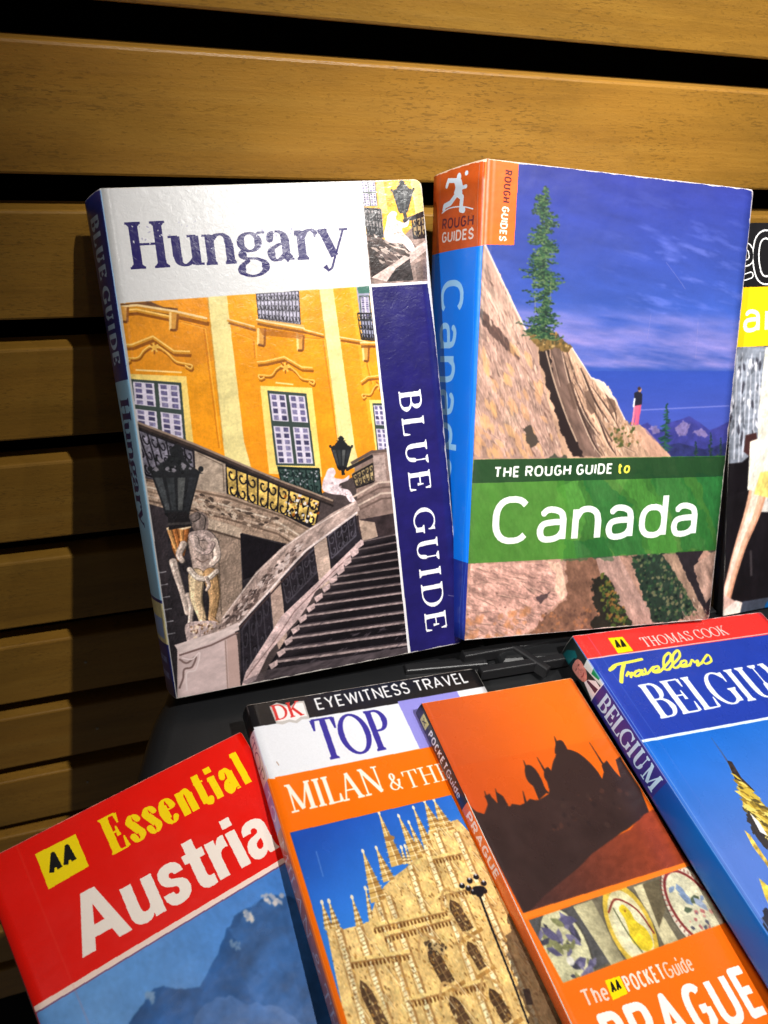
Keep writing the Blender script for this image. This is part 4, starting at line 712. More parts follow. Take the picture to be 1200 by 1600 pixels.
    a.poly([(34.89, 185.8), (42.03, 183.8), (39.67, 187.94), (36.47, 189.57)], (84, 66, 66), wob=1); a.poly([(38.35, 169.03), (46.4, 170.64), (50.69, 183.11), (48.4, 188.52), (43.95, 182.7), (44.09, 175.38)], (226, 186, 162), n=(.2, 2, 2, 0, 4), wob=1)
    a.poly([(47.56, 168.27), (62.66, 167.17), (71.53, 178.13), (78.95, 194.35), (83.89, 209.18), (28.74, 207.49), (38.31, 197.09), (50.36, 187.72), (50.22, 176.94)], (128, 92, 74), n=(.25, 3, 3, 0, 5), wob=1.5); a.scatter([(36.14, 194.46), (66.32, 190.33), (78.33, 207.11), (33.64, 206.65)], 90, 1.0, [(160, 108, 76), (104, 74, 62)], 4)
    a.poly([(64.53, 169.1), (76.95, 168.46), (93.45, 192.14), (104.39, 205.91), (87.21, 206.2), (77.59, 191.08), (68.87, 179.54)], (172, 138, 126), n=(.25, 2, 14, -28, 5)); 
    a.poly([(63.66, 179.24), (70.34, 176.51), (80.59, 192.87), (89.67, 205.42), (69.48, 207.05), (63.75, 201.19), (68.61, 196.8), (64.32, 187.07)], (38, 36, 30), wob=2); a.scatter([(68.47, 174.86), (78.37, 187.96), (88.88, 204.71), (76.4, 205.35), (67.8, 187.29)], 160, 1.1, [(66, 84, 40), (40, 54, 34), (96, 98, 46), (130, 96, 50)], 12)
    a.poly([(83.66, 168.78), (105.17, 167.9), (118.06, 183.98), (127.23, 197.69), (110.98, 204.77), (99.58, 202.27), (90.63, 185.56)], (40, 54, 44), wob=1.6); a.scatter([(84.79, 169.46), (107.08, 168.63), (122.62, 190.79), (125.69, 200.9), (103.5, 204.53), (90.63, 185.56)], 300, 1.0, [(36, 62, 44), (52, 80, 52), (70, 88, 58), (104, 104, 76), (26, 36, 32)], 14)
    a.poly([(101.27, 168.99), (111.45, 168.19), (132.67, 201.4), (128.32, 203.75), (116.54, 187.14)], (158, 128, 108), n=(.3, 2, 8, -28, 4), wob=.8); a.poly([(108.86, 168.07), (125.59, 167.56), (122.44, 172.89), (131.07, 188.03), (134.82, 199.88), (131.2, 201.96), (120.14, 185.73)], (40, 34, 38), wob=.8)
    a.poly([(120.5, 175.69), (133.23, 167.9), (134.95, 188.27), (130.4, 195.26), (124.84, 187)], (170, 136, 120), n=(.35, 2, 6, -28, 4), wob=1); crag([(113.13, 190.18), (128.77, 194.48), (132.22, 204.04), (118.54, 205.01)], 60, 6, 60, .8)
    a.photo(low, .2, 1.1, 50, 4, 2); a.soften(3)
    # translucent green band
    band = [(0.32, 122.21), (135.07, 121.65), (136.36, 168.37), (-0.75, 168.54)]; dk = [(0.62, 122.21), (135.11, 121.96), (135.58, 131.64), (0.23, 132.54)]
    a.poly(band, (54, 122, 42), .76)
    for q, c in (([(52.88, 129.72), (62.9, 129.88), (81.37, 144.67), (92.61, 169.21), (74.9, 168.98), (62.68, 147.15)], (22, 92, 48)), ([(41.78, 134.78), (51.41, 132.04), (57.61, 147), (54.29, 168.6), (44.26, 168.72)], (96, 160, 66)), ([(88.82, 131.19), (106.58, 130.56), (123.39, 148.99), (133.23, 167.9), (114.43, 168.33), (100.94, 145.21)], (26, 96, 46)), ([(71.44, 130.61), (85.25, 130.53), (105.57, 154.69), (110.71, 168.16), (96.17, 168.75), (86.95, 147.88)], (84, 152, 60)), ([(46.94, 160.1), (70.53, 158.94), (73.2, 169.52), (47.65, 169.49)], (20, 84, 46)), ([(115.7, 130.7), (135.42, 130.39), (136.77, 165.47), (125.27, 149.04)], (16, 96, 54))): a.poly(q, c, .42, wob=2.5, wc=5)
    a.photo(band, .12, 1.4, 60, 9, 3); a.soften(2); a.poly(dk, (22, 50, 32), .72)
    a.poly([(0.85, 132.83), (44.83, 131.92), (54.29, 168.6), (-0.15, 168.28)], (70, 134, 44), .45, n=(.1, 5, 5, 0, 4))
    letters(a, SANS, 'THE ROUGH GUIDE', *[(10.19, 130.46), (69.63, 129.39)], 5.0, .2, (236, 240, 232), space=.17, word=.42, slant=.04)
    letters(a, SANS, 'to', *[(72.02, 129.43), (78.87, 129.23)], 5.0, .2, (240, 226, 80), space=.14, slant=.08)
    letters(a, SANS, 'Canada', *[(10.61, 160.62), (119.93, 160.91)], 22.2, .148, (236, 240, 234), space=.1, slant=0)
    # orange flag with lettering
    a.poly([(-3.07, -1.61), (14.42, -0.91), (14.14, 32.51), (-1.26, 33.32)], (250, 100, 26), n=(.08, 4, 8, 80, 3))
    o1 = [(8.31, 3.38), (7.89, 16.06)]; o2 = [(7.83, 17.56), (7.02, 31.22)]
    letters(a, SANS, 'ROUGH', o1[0], o1[1], 3.4, .2, (80, 22, 24), space=.16); letters(a, SANS, 'GUIDES', o2[0], o2[1], 3.4, .2, (240, 226, 214), space=.14)
    a.grain(.06, .5, 5); a.wear('trb', .55, (226, 214, 206), 6)
    for p in (([(89.24, 34.68), (97.59, 42.48), (100.7, 45.67)]), ([(83.45, 57.16), (82.55, 68.44)]), ([(109.2, 58.86), (109.78, 76.17)])): a.pen(p, .18, (140, 128, 170), .5, smooth=True)
    return a
def art_canada_spine():
    a = Art(37, 204, (0, 118, 236)); tb = [(38.2, 33.62)][0][1]; tg = [(-1.38, 168.21)][0][1]
    a.poly([(0, 0), (37, 0), (37, tb), (0, tb)], (190, 80, 28), n=(.1, 5, 5, 0, 3)); a.poly([(0, tg), (37, tg), (37, 204), (0, 204)], (24, 44, 140))
    WH = (206, 226, 246)
    a.ell([(20.75, 4.3)][0], 1.5, 1.7, WH); a.ell([(25.69, 3.55)][0], 1.1, 1.0, WH)
    a.poly([(17.3, 4.58), (21.89, 5.91), (22.51, 8.31), (23.19, 11.49), (17.72, 10.6), (18.46, 8.13)], WH, smooth=True)
    for p, w in (([(19.54, 10.64), (23.28, 12.78), (22.73, 17.58), (24.55, 18.11)], 2.4), ([(20, 10.71), (15.19, 13.84), (10.55, 14.45), (10.16, 15.72)], 2.3), ([(18.71, 5.35), (13.14, 4.36), (11.89, 6.5)], 1.9), ([(21.91, 6.16), (23, 8.9), (25.64, 8.84)], 1.6)): a.pen(p, w, WH, butt=False)
    a.pen([(8.34, 17.05), (13.47, 15.94), (19.47, 16.06), (25.35, 16.94), (30.69, 18.51)], .5, WH, smooth=True)
    r = [(9.05, 24.11), (31.19, 25.16)]; g = [(9.18, 29.65), (31.59, 30.56)]
    letters(a, SANS, 'ROUGH', r[0], r[1], 4.6, .19, (86, 22, 46), space=.18); letters(a, SANS, 'GUIDES', g[0], g[1], 4.6, .19, (216, 206, 206), space=.16)
    c = [(11.75, 46.32), (16.79, 135.89)]
    letters(a, SANS, 'Canada', (9.5, [(17.42, 45.95)][0][1]), (9.5, [(19.64, 134.03)][0][1]), 17.5, .15, (150, 202, 246), space=.15)
    [a.pen([(x + .3 * math.sin(k), 0) if k == 0 else (x + .5 * math.sin(k * 2.1 + x), k * 12) for k in range(18)], .22, (110, 170, 236), .35, smooth=True) for x in (6, 33.5, 35.4)]; a.pen([(36.6, 0), (36.6, tb)], .8, (250, 120, 60)); a.wear('t', .8, (226, 214, 200))
    return a

def cell_text(a, p, w, col):
    a.pen(p, w, col, smooth=True, butt=False)
def aa_badge(a, q, ink=(20, 20, 16)):
    a.poly(q, (252, 222, 6)); q = [np.array(p, float) for p in q]
    p0 = q[3] * .72 + q[0] * .28; p1 = q[2] * .72 + q[1] * .28; d = p1 - p0; h = math.hypot(*(q[0] - q[3]))
    letters(a, SANS, 'AA', p0 + d * .12, p0 + d * .8, h * .56, .23, ink, space=.06, slant=.2)
def art_belgium():
    a = Art(119, 180, (44, 122, 212))
    a.poly([(0, 0), (119, 0), (119, 180), (0, 180)], (22, 104, 208), n=(.06, 25, 25, 30, 3), grad=((86, 122, 204), [(1.66, 60.27)][0], [(8.98, 110.51)][0]))
    a.poly([(-6.43, -4.41), (129.39, -6.47), (151.23, 28.89), (77.47, 60.55), (-0.7, 59.83)], (36, 62, 166), n=(.05, 10, 10, 0, 4)); a.poly([(-6.43, -4.41), (129.39, -6.47), (155.91, 15.07), (-0.28, 14.37)], (244, 52, 48), n=(.04, 12, 12, 0, 4))
    a.pen([(-1.25, 14.22), (128.95, 14.08)], .55, (244, 196, 190)); a.pen([(-1.68, 59.33), (85.72, 60.21)], 1.3, (228, 240, 244))
    aa_badge(a, [(17.76, 3.94), (26.14, 4.31), (26.55, 13.33), (17.51, 13.56)])
    letters(a, SER, 'THOMAS COOK', *[(34.55, 12.1), (87.95, 11.42)], 6.0, .13, (250, 214, 208), space=.1, thin=.45)
    Y_ = (242, 232, 84)
    for p, w in (([(7.37, 22.04), (12.07, 19.73), (20.8, 19.16), (27.78, 18.67)], 1.5), ([(16.79, 19.7), (12.86, 24.04), (9.24, 29.04)], 1.9), ([(11.62, 20.43), (8.56, 21.85), (8.03, 21)], 1.1),
                 ([(13.79, 26.44), (16.12, 24.55), (15.87, 26.02), (17.85, 25.21), (15.61, 27.48)], 1.2), ([(22.72, 24.46), (19.72, 25.12), (18.02, 27.11), (20.53, 27.14), (24.04, 24.67), (22.07, 27.01), (23.95, 26.93)], 1.3), ([(25.84, 24.19), (24.94, 27.09), (29.75, 24.42), (31.24, 23.88)], 1.2),
                 ([(29.21, 26.25), (32.61, 25.64), (33.84, 23.9), (31, 24.23), (28.97, 26.59), (31.97, 27.07), (35.21, 25.66)], 1.2), ([(35.21, 25.66), (43.11, 21.01), (45.04, 17.3), (40.19, 19.77), (36.13, 25.42), (37.99, 26.48), (41.21, 24.66)], 1.3), ([(41.21, 24.66), (49.01, 20.32), (51.01, 16.57), (46.07, 19.07), (41.64, 25.12), (43.17, 26.13), (46.53, 24.7)], 1.3),
                 ([(46, 25.41), (49.55, 24.78), (50.88, 23), (47.92, 23.34), (45.74, 25.76), (48.83, 26.24), (52.32, 25.21)], 1.2), ([(50.82, 26.16), (54.64, 23.18), (54.95, 24.82), (57.52, 24.02), (54.98, 26.81), (58.17, 25.72)], 1.2), ([(57.9, 26.07), (65.37, 21.58), (64.93, 25.16), (60.7, 26.51), (59.78, 25.17)], 1.2)):
        a.pen(p, w, Y_, smooth=True, butt=False)
    b = [(16.2, 50.73), (106.18, 49.5)]; q = [(18.73, 32.43), (16.82, 50.84)]; letters(a, SER, 'BELGIUM', b[0], b[1], math.dist(*q), .17, (240, 244, 246), space=.05, thin=.26)
    a.soften(1)
    # gilded spire
    K = (46, 44, 44); Gd = [(206, 178, 70), (232, 210, 110), (150, 122, 48), (96, 84, 48)]
    a.pen([(34.06, 64.02), (33.78, 71.44), (33.41, 77.05)], [.25, .9], (74, 84, 120))
    a.poly([(33.53, 75.2), (35.51, 76.21), (34.4, 83.41), (34.62, 88.86), (35.57, 94.92), (36.86, 108.68), (21.48, 135.43), (26.57, 114.42), (24.82, 103.35), (25.39, 95.67), (29.65, 89.04), (31.26, 82.18)], (196, 166, 74), n=(.6, 1.6, 2.4, 50, 5))
    a.poly([(33.53, 75.2), (35.51, 76.21), (34.4, 83.41), (36.11, 90.35), (29.71, 91.39), (30.72, 84.49)], (58, 48, 46), n=(.4, 1, 1, 0, 3)); a.scatter([(32.45, 82.41), (36.01, 94.43), (33.46, 115.95), (24.89, 116.63), (25.96, 95.79)], 160, 1.0, Gd, 6, asp=2.2, ang=50)
    a.poly([(25.96, 95.79), (26.43, 101.49), (26.19, 111.18), (22.47, 113.51), (22.18, 103.33)], (60, 56, 58), wob=1.5); a.poly([(26.61, 98.19), (27.72, 102.32), (27.2, 108.2), (25.06, 106.12)], (232, 234, 240))
    a.poly([(18.7, 103.94), (19.83, 106.07), (19.42, 116.94), (25.18, 131.58), (14.39, 142.81), (17.76, 118.08), (17.47, 110.31)], (206, 176, 84), n=(.6, 1.6, 2.4, 50, 7)); a.poly([(10.94, 121.5), (12.44, 124.76), (13.79, 133.6), (5.3, 142.77), (8.25, 128.08)], (222, 196, 80), n=(.5, 2, 2, 0, 5)); a.poly([(5.26, 130.41), (10.32, 137.35), (-2.63, 151.33), (0.36, 134.94)], (50, 52, 66), wob=1.5)
    a.soften(1); a.grain(.03, .5, 5); a.wear('tr', .35, (230, 214, 210), 7); a.pen([(1.2, 22), (1.2, 180)], .5, (120, 160, 230), .5); a.pen([(8, 1), (8, 180)], .5, (90, 120, 210), .25)
    return a
def art_belgium_spine():
    L = 12.5; a = Art(L, 180, (0, 84, 164)); a.poly([(0, 0), (L, 0), (L, 180), (0, 180)], (26, 46, 132), grad=((0, 88, 170), (0, 60), (0, 100)))
    t = [(4.93, 28.56)][0][1]
    a.poly([(0, 0), (L, 0), (L, t), (0, t)], (34, 44, 44)); a.poly([(0, t), (L, t), (L, t + 50), (0, t + 50)], (46, 44, 124))
    a.poly([(0, 1), (5, 2), (9, 6), (8, 9), (0, 9)], (18, 92, 98)); a.poly([(0, 7), (6, 8), (7.6, 10.5), (0, 10)], (12, 40, 46)); a.poly([(1.2, 10), (7.5, 10), (8.4, 16), (6, 20), (3, 20), (1, 15)], (196, 128, 118), smooth=True, n=(.2, 1.5, 1.5, 0, 3))
    a.pen([(2.2, 12.6), (3.6, 12.3)], .5, (70, 40, 40)); a.pen([(5.2, 12.2), (6.6, 12.3)], .5, (70, 40, 40)); a.pen([(3.2, 17.2), (4.8, 17.6), (6.2, 17)], .5, (140, 60, 60), smooth=True); a.pen([(4.6, 13), (4.9, 15.4), (4.2, 15.6)], .4, (160, 94, 86), smooth=True)
    a.poly([(1, t), (3, 20), (6, 21), (9.5, t - 4), (9.5, t)], (216, 214, 220)); a.poly([(4.6, 21), (5.8, 21), (8, t), (5, t)], (60, 40, 66)); a.poly([(8, 15), (L, 14), (L, t), (10.4, t)], (196, 206, 206)); a.poly([(9.5, t - 8), (L, t - 9), (L, t - 3), (11, t - 3)], (24, 130, 80)); a.pen([(0, t), (L, t)], .5, (220, 220, 230))
    letters(a, SER, 'BELGIUM', (2.2, t + 4), (2.2, [(1.54, 76.91)][0][1]), 8.6, .19, (176, 208, 236), space=.06, thin=.34)
    a.pen([(L - .4, 0), (L - .4, 180)], .5, (120, 150, 220), .7); a.wear('t', .3)
    return a

def art_prague():
    a = Art(79, 170, (246, 112, 18))
    a.poly([(-4.87, -2.17), (83.4, -2.65), (79.52, 90.28), (1.37, 89.14)], (190, 78, 34), n=(.05, 15, 15, 0, 3), grad=((236, 112, 24), [(-1.83, 24.55)][0], [(60.72, 21.4)][0])); a.poly([(-4.87, -2.17), (83.4, -2.65), (79.52, 90.28), (1.37, 89.14)], (214, 78, 22), 0.3)
    a.poly([(-4.87, -2.17), (83.4, -2.65), (82.08, 32.11), (-1.62, 30.36)], (246, 124, 32), .3, grad=((180, 76, 44), [(50.62, 9.49)][0], [(-4.5, 24)][0]))
    D = (56, 40, 38)
    a.poly([(-0.31, 46.1), (1.59, 49.71), (4.44, 51.42), (8.75, 47.06), (10.97, 46.2), (11.92, 48.86), (14.16, 49.64), (16.41, 50.96), (17.74, 50.17), (20.93, 51.44), (23.9, 51.02), (26.38, 49.92), (27.99, 50.84), (29.9, 51.27), (35.8, 49.79), (33.32, 48.68), (31.57, 38.83), (32.33, 37.52), (31.92, 40.94), (33.5, 44.17), (36.35, 49.91), (38.95, 40.39), (41.17, 39.38), (41.27, 42.94), (43.1, 46.25), (44.36, 46.81), (45.22, 40.24), (48.24, 34.82), (51.64, 33.67), (50.62, 30.98), (52.01, 28.74), (54.3, 28.88), (54.73, 33.05), (58.48, 35.68), (61.39, 40.6), (62.71, 45.73), (63.43, 49.17), (65.64, 46.96), (69.55, 43.83), (71.28, 46.34), (72.47, 50.52), (75.36, 42.57), (78.5, 41.66), (78.18, 44.09), (78.33, 56.86), (75.75, 66.69), (61.01, 71.01), (41.46, 73.7), (33.14, 76.97), (16.45, 82.43), (7.4, 86.28), (1.48, 88.95), (1.36, 85.37)], D, n=(.14, 8, 8, 0, 5))
    a.poly([(36.51, 52.75), (39.41, 45.45), (43.19, 39.81), (47.28, 35.85), (51.64, 33.67), (55.75, 33.57), (59.51, 36.2), (61.99, 40.73), (63.31, 45.86), (63.07, 51.17), (61.14, 56.84)], D, smooth=True)
    a.poly([(48.58, 34.28), (50.97, 30.42), (53.39, 28.7), (55.33, 29.4), (55.33, 33.17), (53.68, 34.7)], D, smooth=True); a.poly([(32.79, 48), (29.6, 43.32), (30.3, 38.85), (32.37, 36.35), (34.36, 36.77), (35.68, 39.41), (35.74, 44.65), (34.13, 49.42)], D, smooth=True); a.poly([(40.89, 49.78), (37.99, 45.14), (37.85, 42.21), (40.15, 39.47), (42.04, 39.57), (42.41, 43.19), (44.17, 47.64)], D, smooth=True)
    for p in ([(32.46, 33.99), (31.57, 38.83)], [(39.27, 33.89), (39.36, 40.77)], [(52.81, 26.36), (51.92, 29.98)], [(67.84, 32.53), (68.01, 45.04)], [(8.95, 42.74), (8.24, 48.03)], [(25.09, 46.3), (23.62, 51.5)], [(14.01, 42.74), (12.18, 49.46)]): a.pen(p, [.3, 1.1], D)
    a.poly([(31.76, 37.4), (34.65, 36.82), (35.63, 40.57), (35.27, 49.11), (29.9, 51.27)], D); a.poly([(39.1, 40.13), (41.78, 38.92), (44.17, 47.64), (38.78, 52.14)], D); a.poly([(7.93, 44.71), (10.56, 44.19), (10.85, 47.54), (8.01, 49.59)], D); a.poly([(13.48, 43.74), (15.61, 46.42), (15.88, 50.3), (12.19, 50.54)], D); a.poly([(66.93, 43.59), (70.86, 41.95), (71.91, 51.3), (64.48, 52.06)], D)
    a.poly([(50.97, 30.42), (54.43, 29.22), (54.83, 31.82), (52.48, 34.46)], D); a.scatter([(41.95, 51.15), (75.69, 55.69), (56.38, 68.29), (27.63, 64.17)], 30, 1.2, [(66, 48, 44), (46, 34, 34), (82, 52, 44)], 3, al=.6)
    a.poly([(70.2, 67.66), (78.86, 66.27), (78.96, 90.14), (1.37, 89.14), (7.4, 86.28), (33.14, 76.97), (41.46, 73.7), (62.42, 71.34)], (150, 62, 36), n=(.14, 3, 1.5, -20, 4), grad=((74, 46, 42), [(74.58, 75.3)][0], [(12.18, 84.8)][0])); 
    a.poly([(1.48, 88.95), (7.86, 85.5), (33.71, 76.11), (42.06, 72.82), (63.45, 69.95), (74.57, 66.42), (69.49, 68.61), (39.98, 75.89), (31.75, 79.1), (12.18, 84.8)], D); a.soften(1)
    # strip of painted eggs
    st = [(2.11, 90.65), (79.52, 90.28), (78.87, 111.99), (3.86, 111.52)]; X, Y = a.grid((0, a.w, 0, a.h))
    a.pen([(-0.72, 89.02), (80.63, 89.78)], 2.2, (250, 128, 36)); a.setclip(st); a.poly(st, (112, 104, 84), n=(.15, 3, 3, 0, 3))
    a.poly([(2.11, 90.65), (21.31, 90.63), (26.35, 110.6), (3.44, 112.19)], (84, 84, 88)); a.poly([(21.19, 90.83), (29.91, 90.82), (29.91, 111.6), (24.19, 111.65)], (206, 198, 150), grad=((120, 112, 84), [(24.16, 90.69)][0], [(34.23, 91.01)][0])); a.poly([(49.41, 91.14), (54.29, 90.94), (54.93, 112.08), (48.45, 112.49)], (206, 196, 150)); a.poly([(53.71, 91.28), (65.31, 91.28), (57.34, 101.31), (50.26, 106.32)], (104, 92, 66))
    def egg(c, rx, ry, ang, base, rim=None):
        a.ell(c, rx * 1.1, ry * 1.06, (70, 66, 56), ang, al=.5)
        if rim: a.ell(c, rx * 1.04, ry * 1.04, rim, ang)
        a.ell(c, rx * (.86 if rim else 1), ry * (.86 if rim else 1), base, ang, n=(.08, 3, 3, 0, 4))
    an = .18
    c = [(10.69, 102.85)][0]; egg(c, 8.6, 13.6, an, (204, 202, 156)); a.scatter([(c[0] - 7, c[1] - 9), (c[0] + 6, c[1] - 9), (c[0] + 8, c[1] + 10), (c[0] - 6, c[1] + 10)], 34, 1.5, [(84, 80, 128), (110, 106, 150), (128, 132, 84), (62, 62, 84)], 5, asp=2.0); a.ell((c[0] - .5, c[1] + 3.5), 1.4, 1.4, (226, 226, 220))
    c = [(39.49, 102.5)][0]; egg(c, 9.0, 14.4, an, (222, 214, 160), (226, 186, 44)); a.ell((c[0], c[1] + 1), 6.4, 10.5, (226, 222, 180), an); a.pen([(c[0] - 6, c[1] - 6), (c[0], c[1] - 9.4), (c[0] + 6, c[1] - 4), (c[0] + 7.6, c[1] + 5)], .7, (150, 50, 40), smooth=True)
    a.poly([(c[0] - 1, c[1] - 6), (c[0] + 1.6, c[1] - 7), (c[0] + 3, c[1] - 4), (c[0] + 3, c[1] - 1), (c[0] + 5.4, c[1] + 3), (c[0] + 4.6, c[1] + 8), (c[0] + .5, c[1] + 9), (c[0] - 2.6, c[1] + 5), (c[0] - 1.6, c[1] + 1), (c[0] - .8, c[1] - 2.6)], (250, 216, 16), smooth=True); a.ell((c[0] + 1, c[1] - 4.8), .4, .4, (160, 90, 20)); a.pen([(c[0] - 3, c[1] - 7), (c[0] - 2.6, c[1] + 2), (c[0] - 1, c[1] + 9)], .5, (90, 100, 60), smooth=True)
    c = [(69.09, 103.47)][0]; egg(c, 10.6, 15.4, an, (212, 208, 172), (214, 204, 184)); a.pen([(c[0] + 9.2 * math.cos(t), c[1] + 13.4 * math.sin(t)) for t in np.linspace(2.4, 6.0, 30)], 1.1, (150, 44, 44))
    for t in np.linspace(2.3, 6.1, 30): a.pen([(c[0] + 9.9 * math.cos(t), c[1] + 14.2 * math.sin(t)), (c[0] + 11 * math.cos(t), c[1] + 15.6 * math.sin(t))], .35, (150, 60, 54))
    a.scatter([(c[0] - 5, c[1] - 9), (c[0] + 5, c[1] - 9), (c[0] + 7, c[1] + 1), (c[0] - 4, c[1] + 1)], 9, 1.6, [(110, 140, 186), (140, 160, 196), (80, 96, 70)], 5, asp=1.6); a.scatter([(c[0] - 7, c[1] + 2), (c[0] + 7, c[1] + 2), (c[0] + 5, c[1] + 11), (c[0] - 4, c[1] + 11)], 22, 1.0, [(214, 140, 130), (196, 100, 100), (90, 90, 110)], 6)
    a.photo(st, .2, .7, 20, 3); a.soften(4); X, Y = a.grid((0, a.w, 0, a.h)); g = a.a.mean(2, keepdims=True); mk = (a.inside(st, X, Y)[..., None]) * .28; a.a = a.a * (1 - mk) + g * np.array((1.02, .98, .86), np.float32) * mk; a.setclip(None)
    # title block
    WT = (252, 226, 210)
    letters(a, SANS, 'The', *[(7.7, 120.22), (17.82, 120.69)], 5.2, .15, (250, 208, 190), space=.14); aa_badge(a, [(19, 115.08), (25.16, 115.43), (24.91, 120.8), (18.38, 121.05)])
    letters(a, SANS, 'POCKET', *[(25.37, 120.93), (42.27, 121.37)], 5.2, .155, WT, space=.2); letters(a, SANS, 'Guide', *[(42.75, 121.51), (54.96, 122.07)], 5.2, .13, (252, 200, 176), space=.12)
    p = [(8.89, 138.8), (73.94, 141.44)]; q = [(10.48, 123.14), (11.52, 139.1)]; letters(a, SANS, 'PRAGUE', p[0], p[1], math.dist(*q), .18, (255, 244, 238), space=.15)
    a.grain(.03, .5, 5); a.wear('tr', .3, (236, 190, 150), 3, 1.5)
    return a
def art_prague_spine():
    L = 7; a = Art(L, 170, (226, 104, 42)); t = [(2.41, 45.38)][0][1]
    a.poly([(0, 0), (L, 0), (L, t), (0, t)], (42, 36, 40), n=(.15, 3, 6, 80, 4)); a.poly([(1.2, 4), (5.6, 4), (5.6, 9.5), (1.2, 9.5)], (190, 180, 110)); a.pen([(2.2, 5.4), (4.4, 8)], .5, (60, 56, 40)); a.pen([(4.4, 5.4), (2.2, 8)], .5, (60, 56, 40))
    letters(a, SANS, 'POCKET', (1.6, 12), (1.6, 29), 3.9, .19, (206, 212, 224), space=.2); letters(a, SANS, 'Guide', (1.6, 29.6), (1.6, t - 4), 3.9, .17, (180, 186, 206), space=.1)
    letters(a, SANS, 'PRAGUE', (1.3, t + 3), (1.3, [(0.51, 73.82)][0][1]), 4.8, .22, (240, 214, 220), space=.12)
    return a

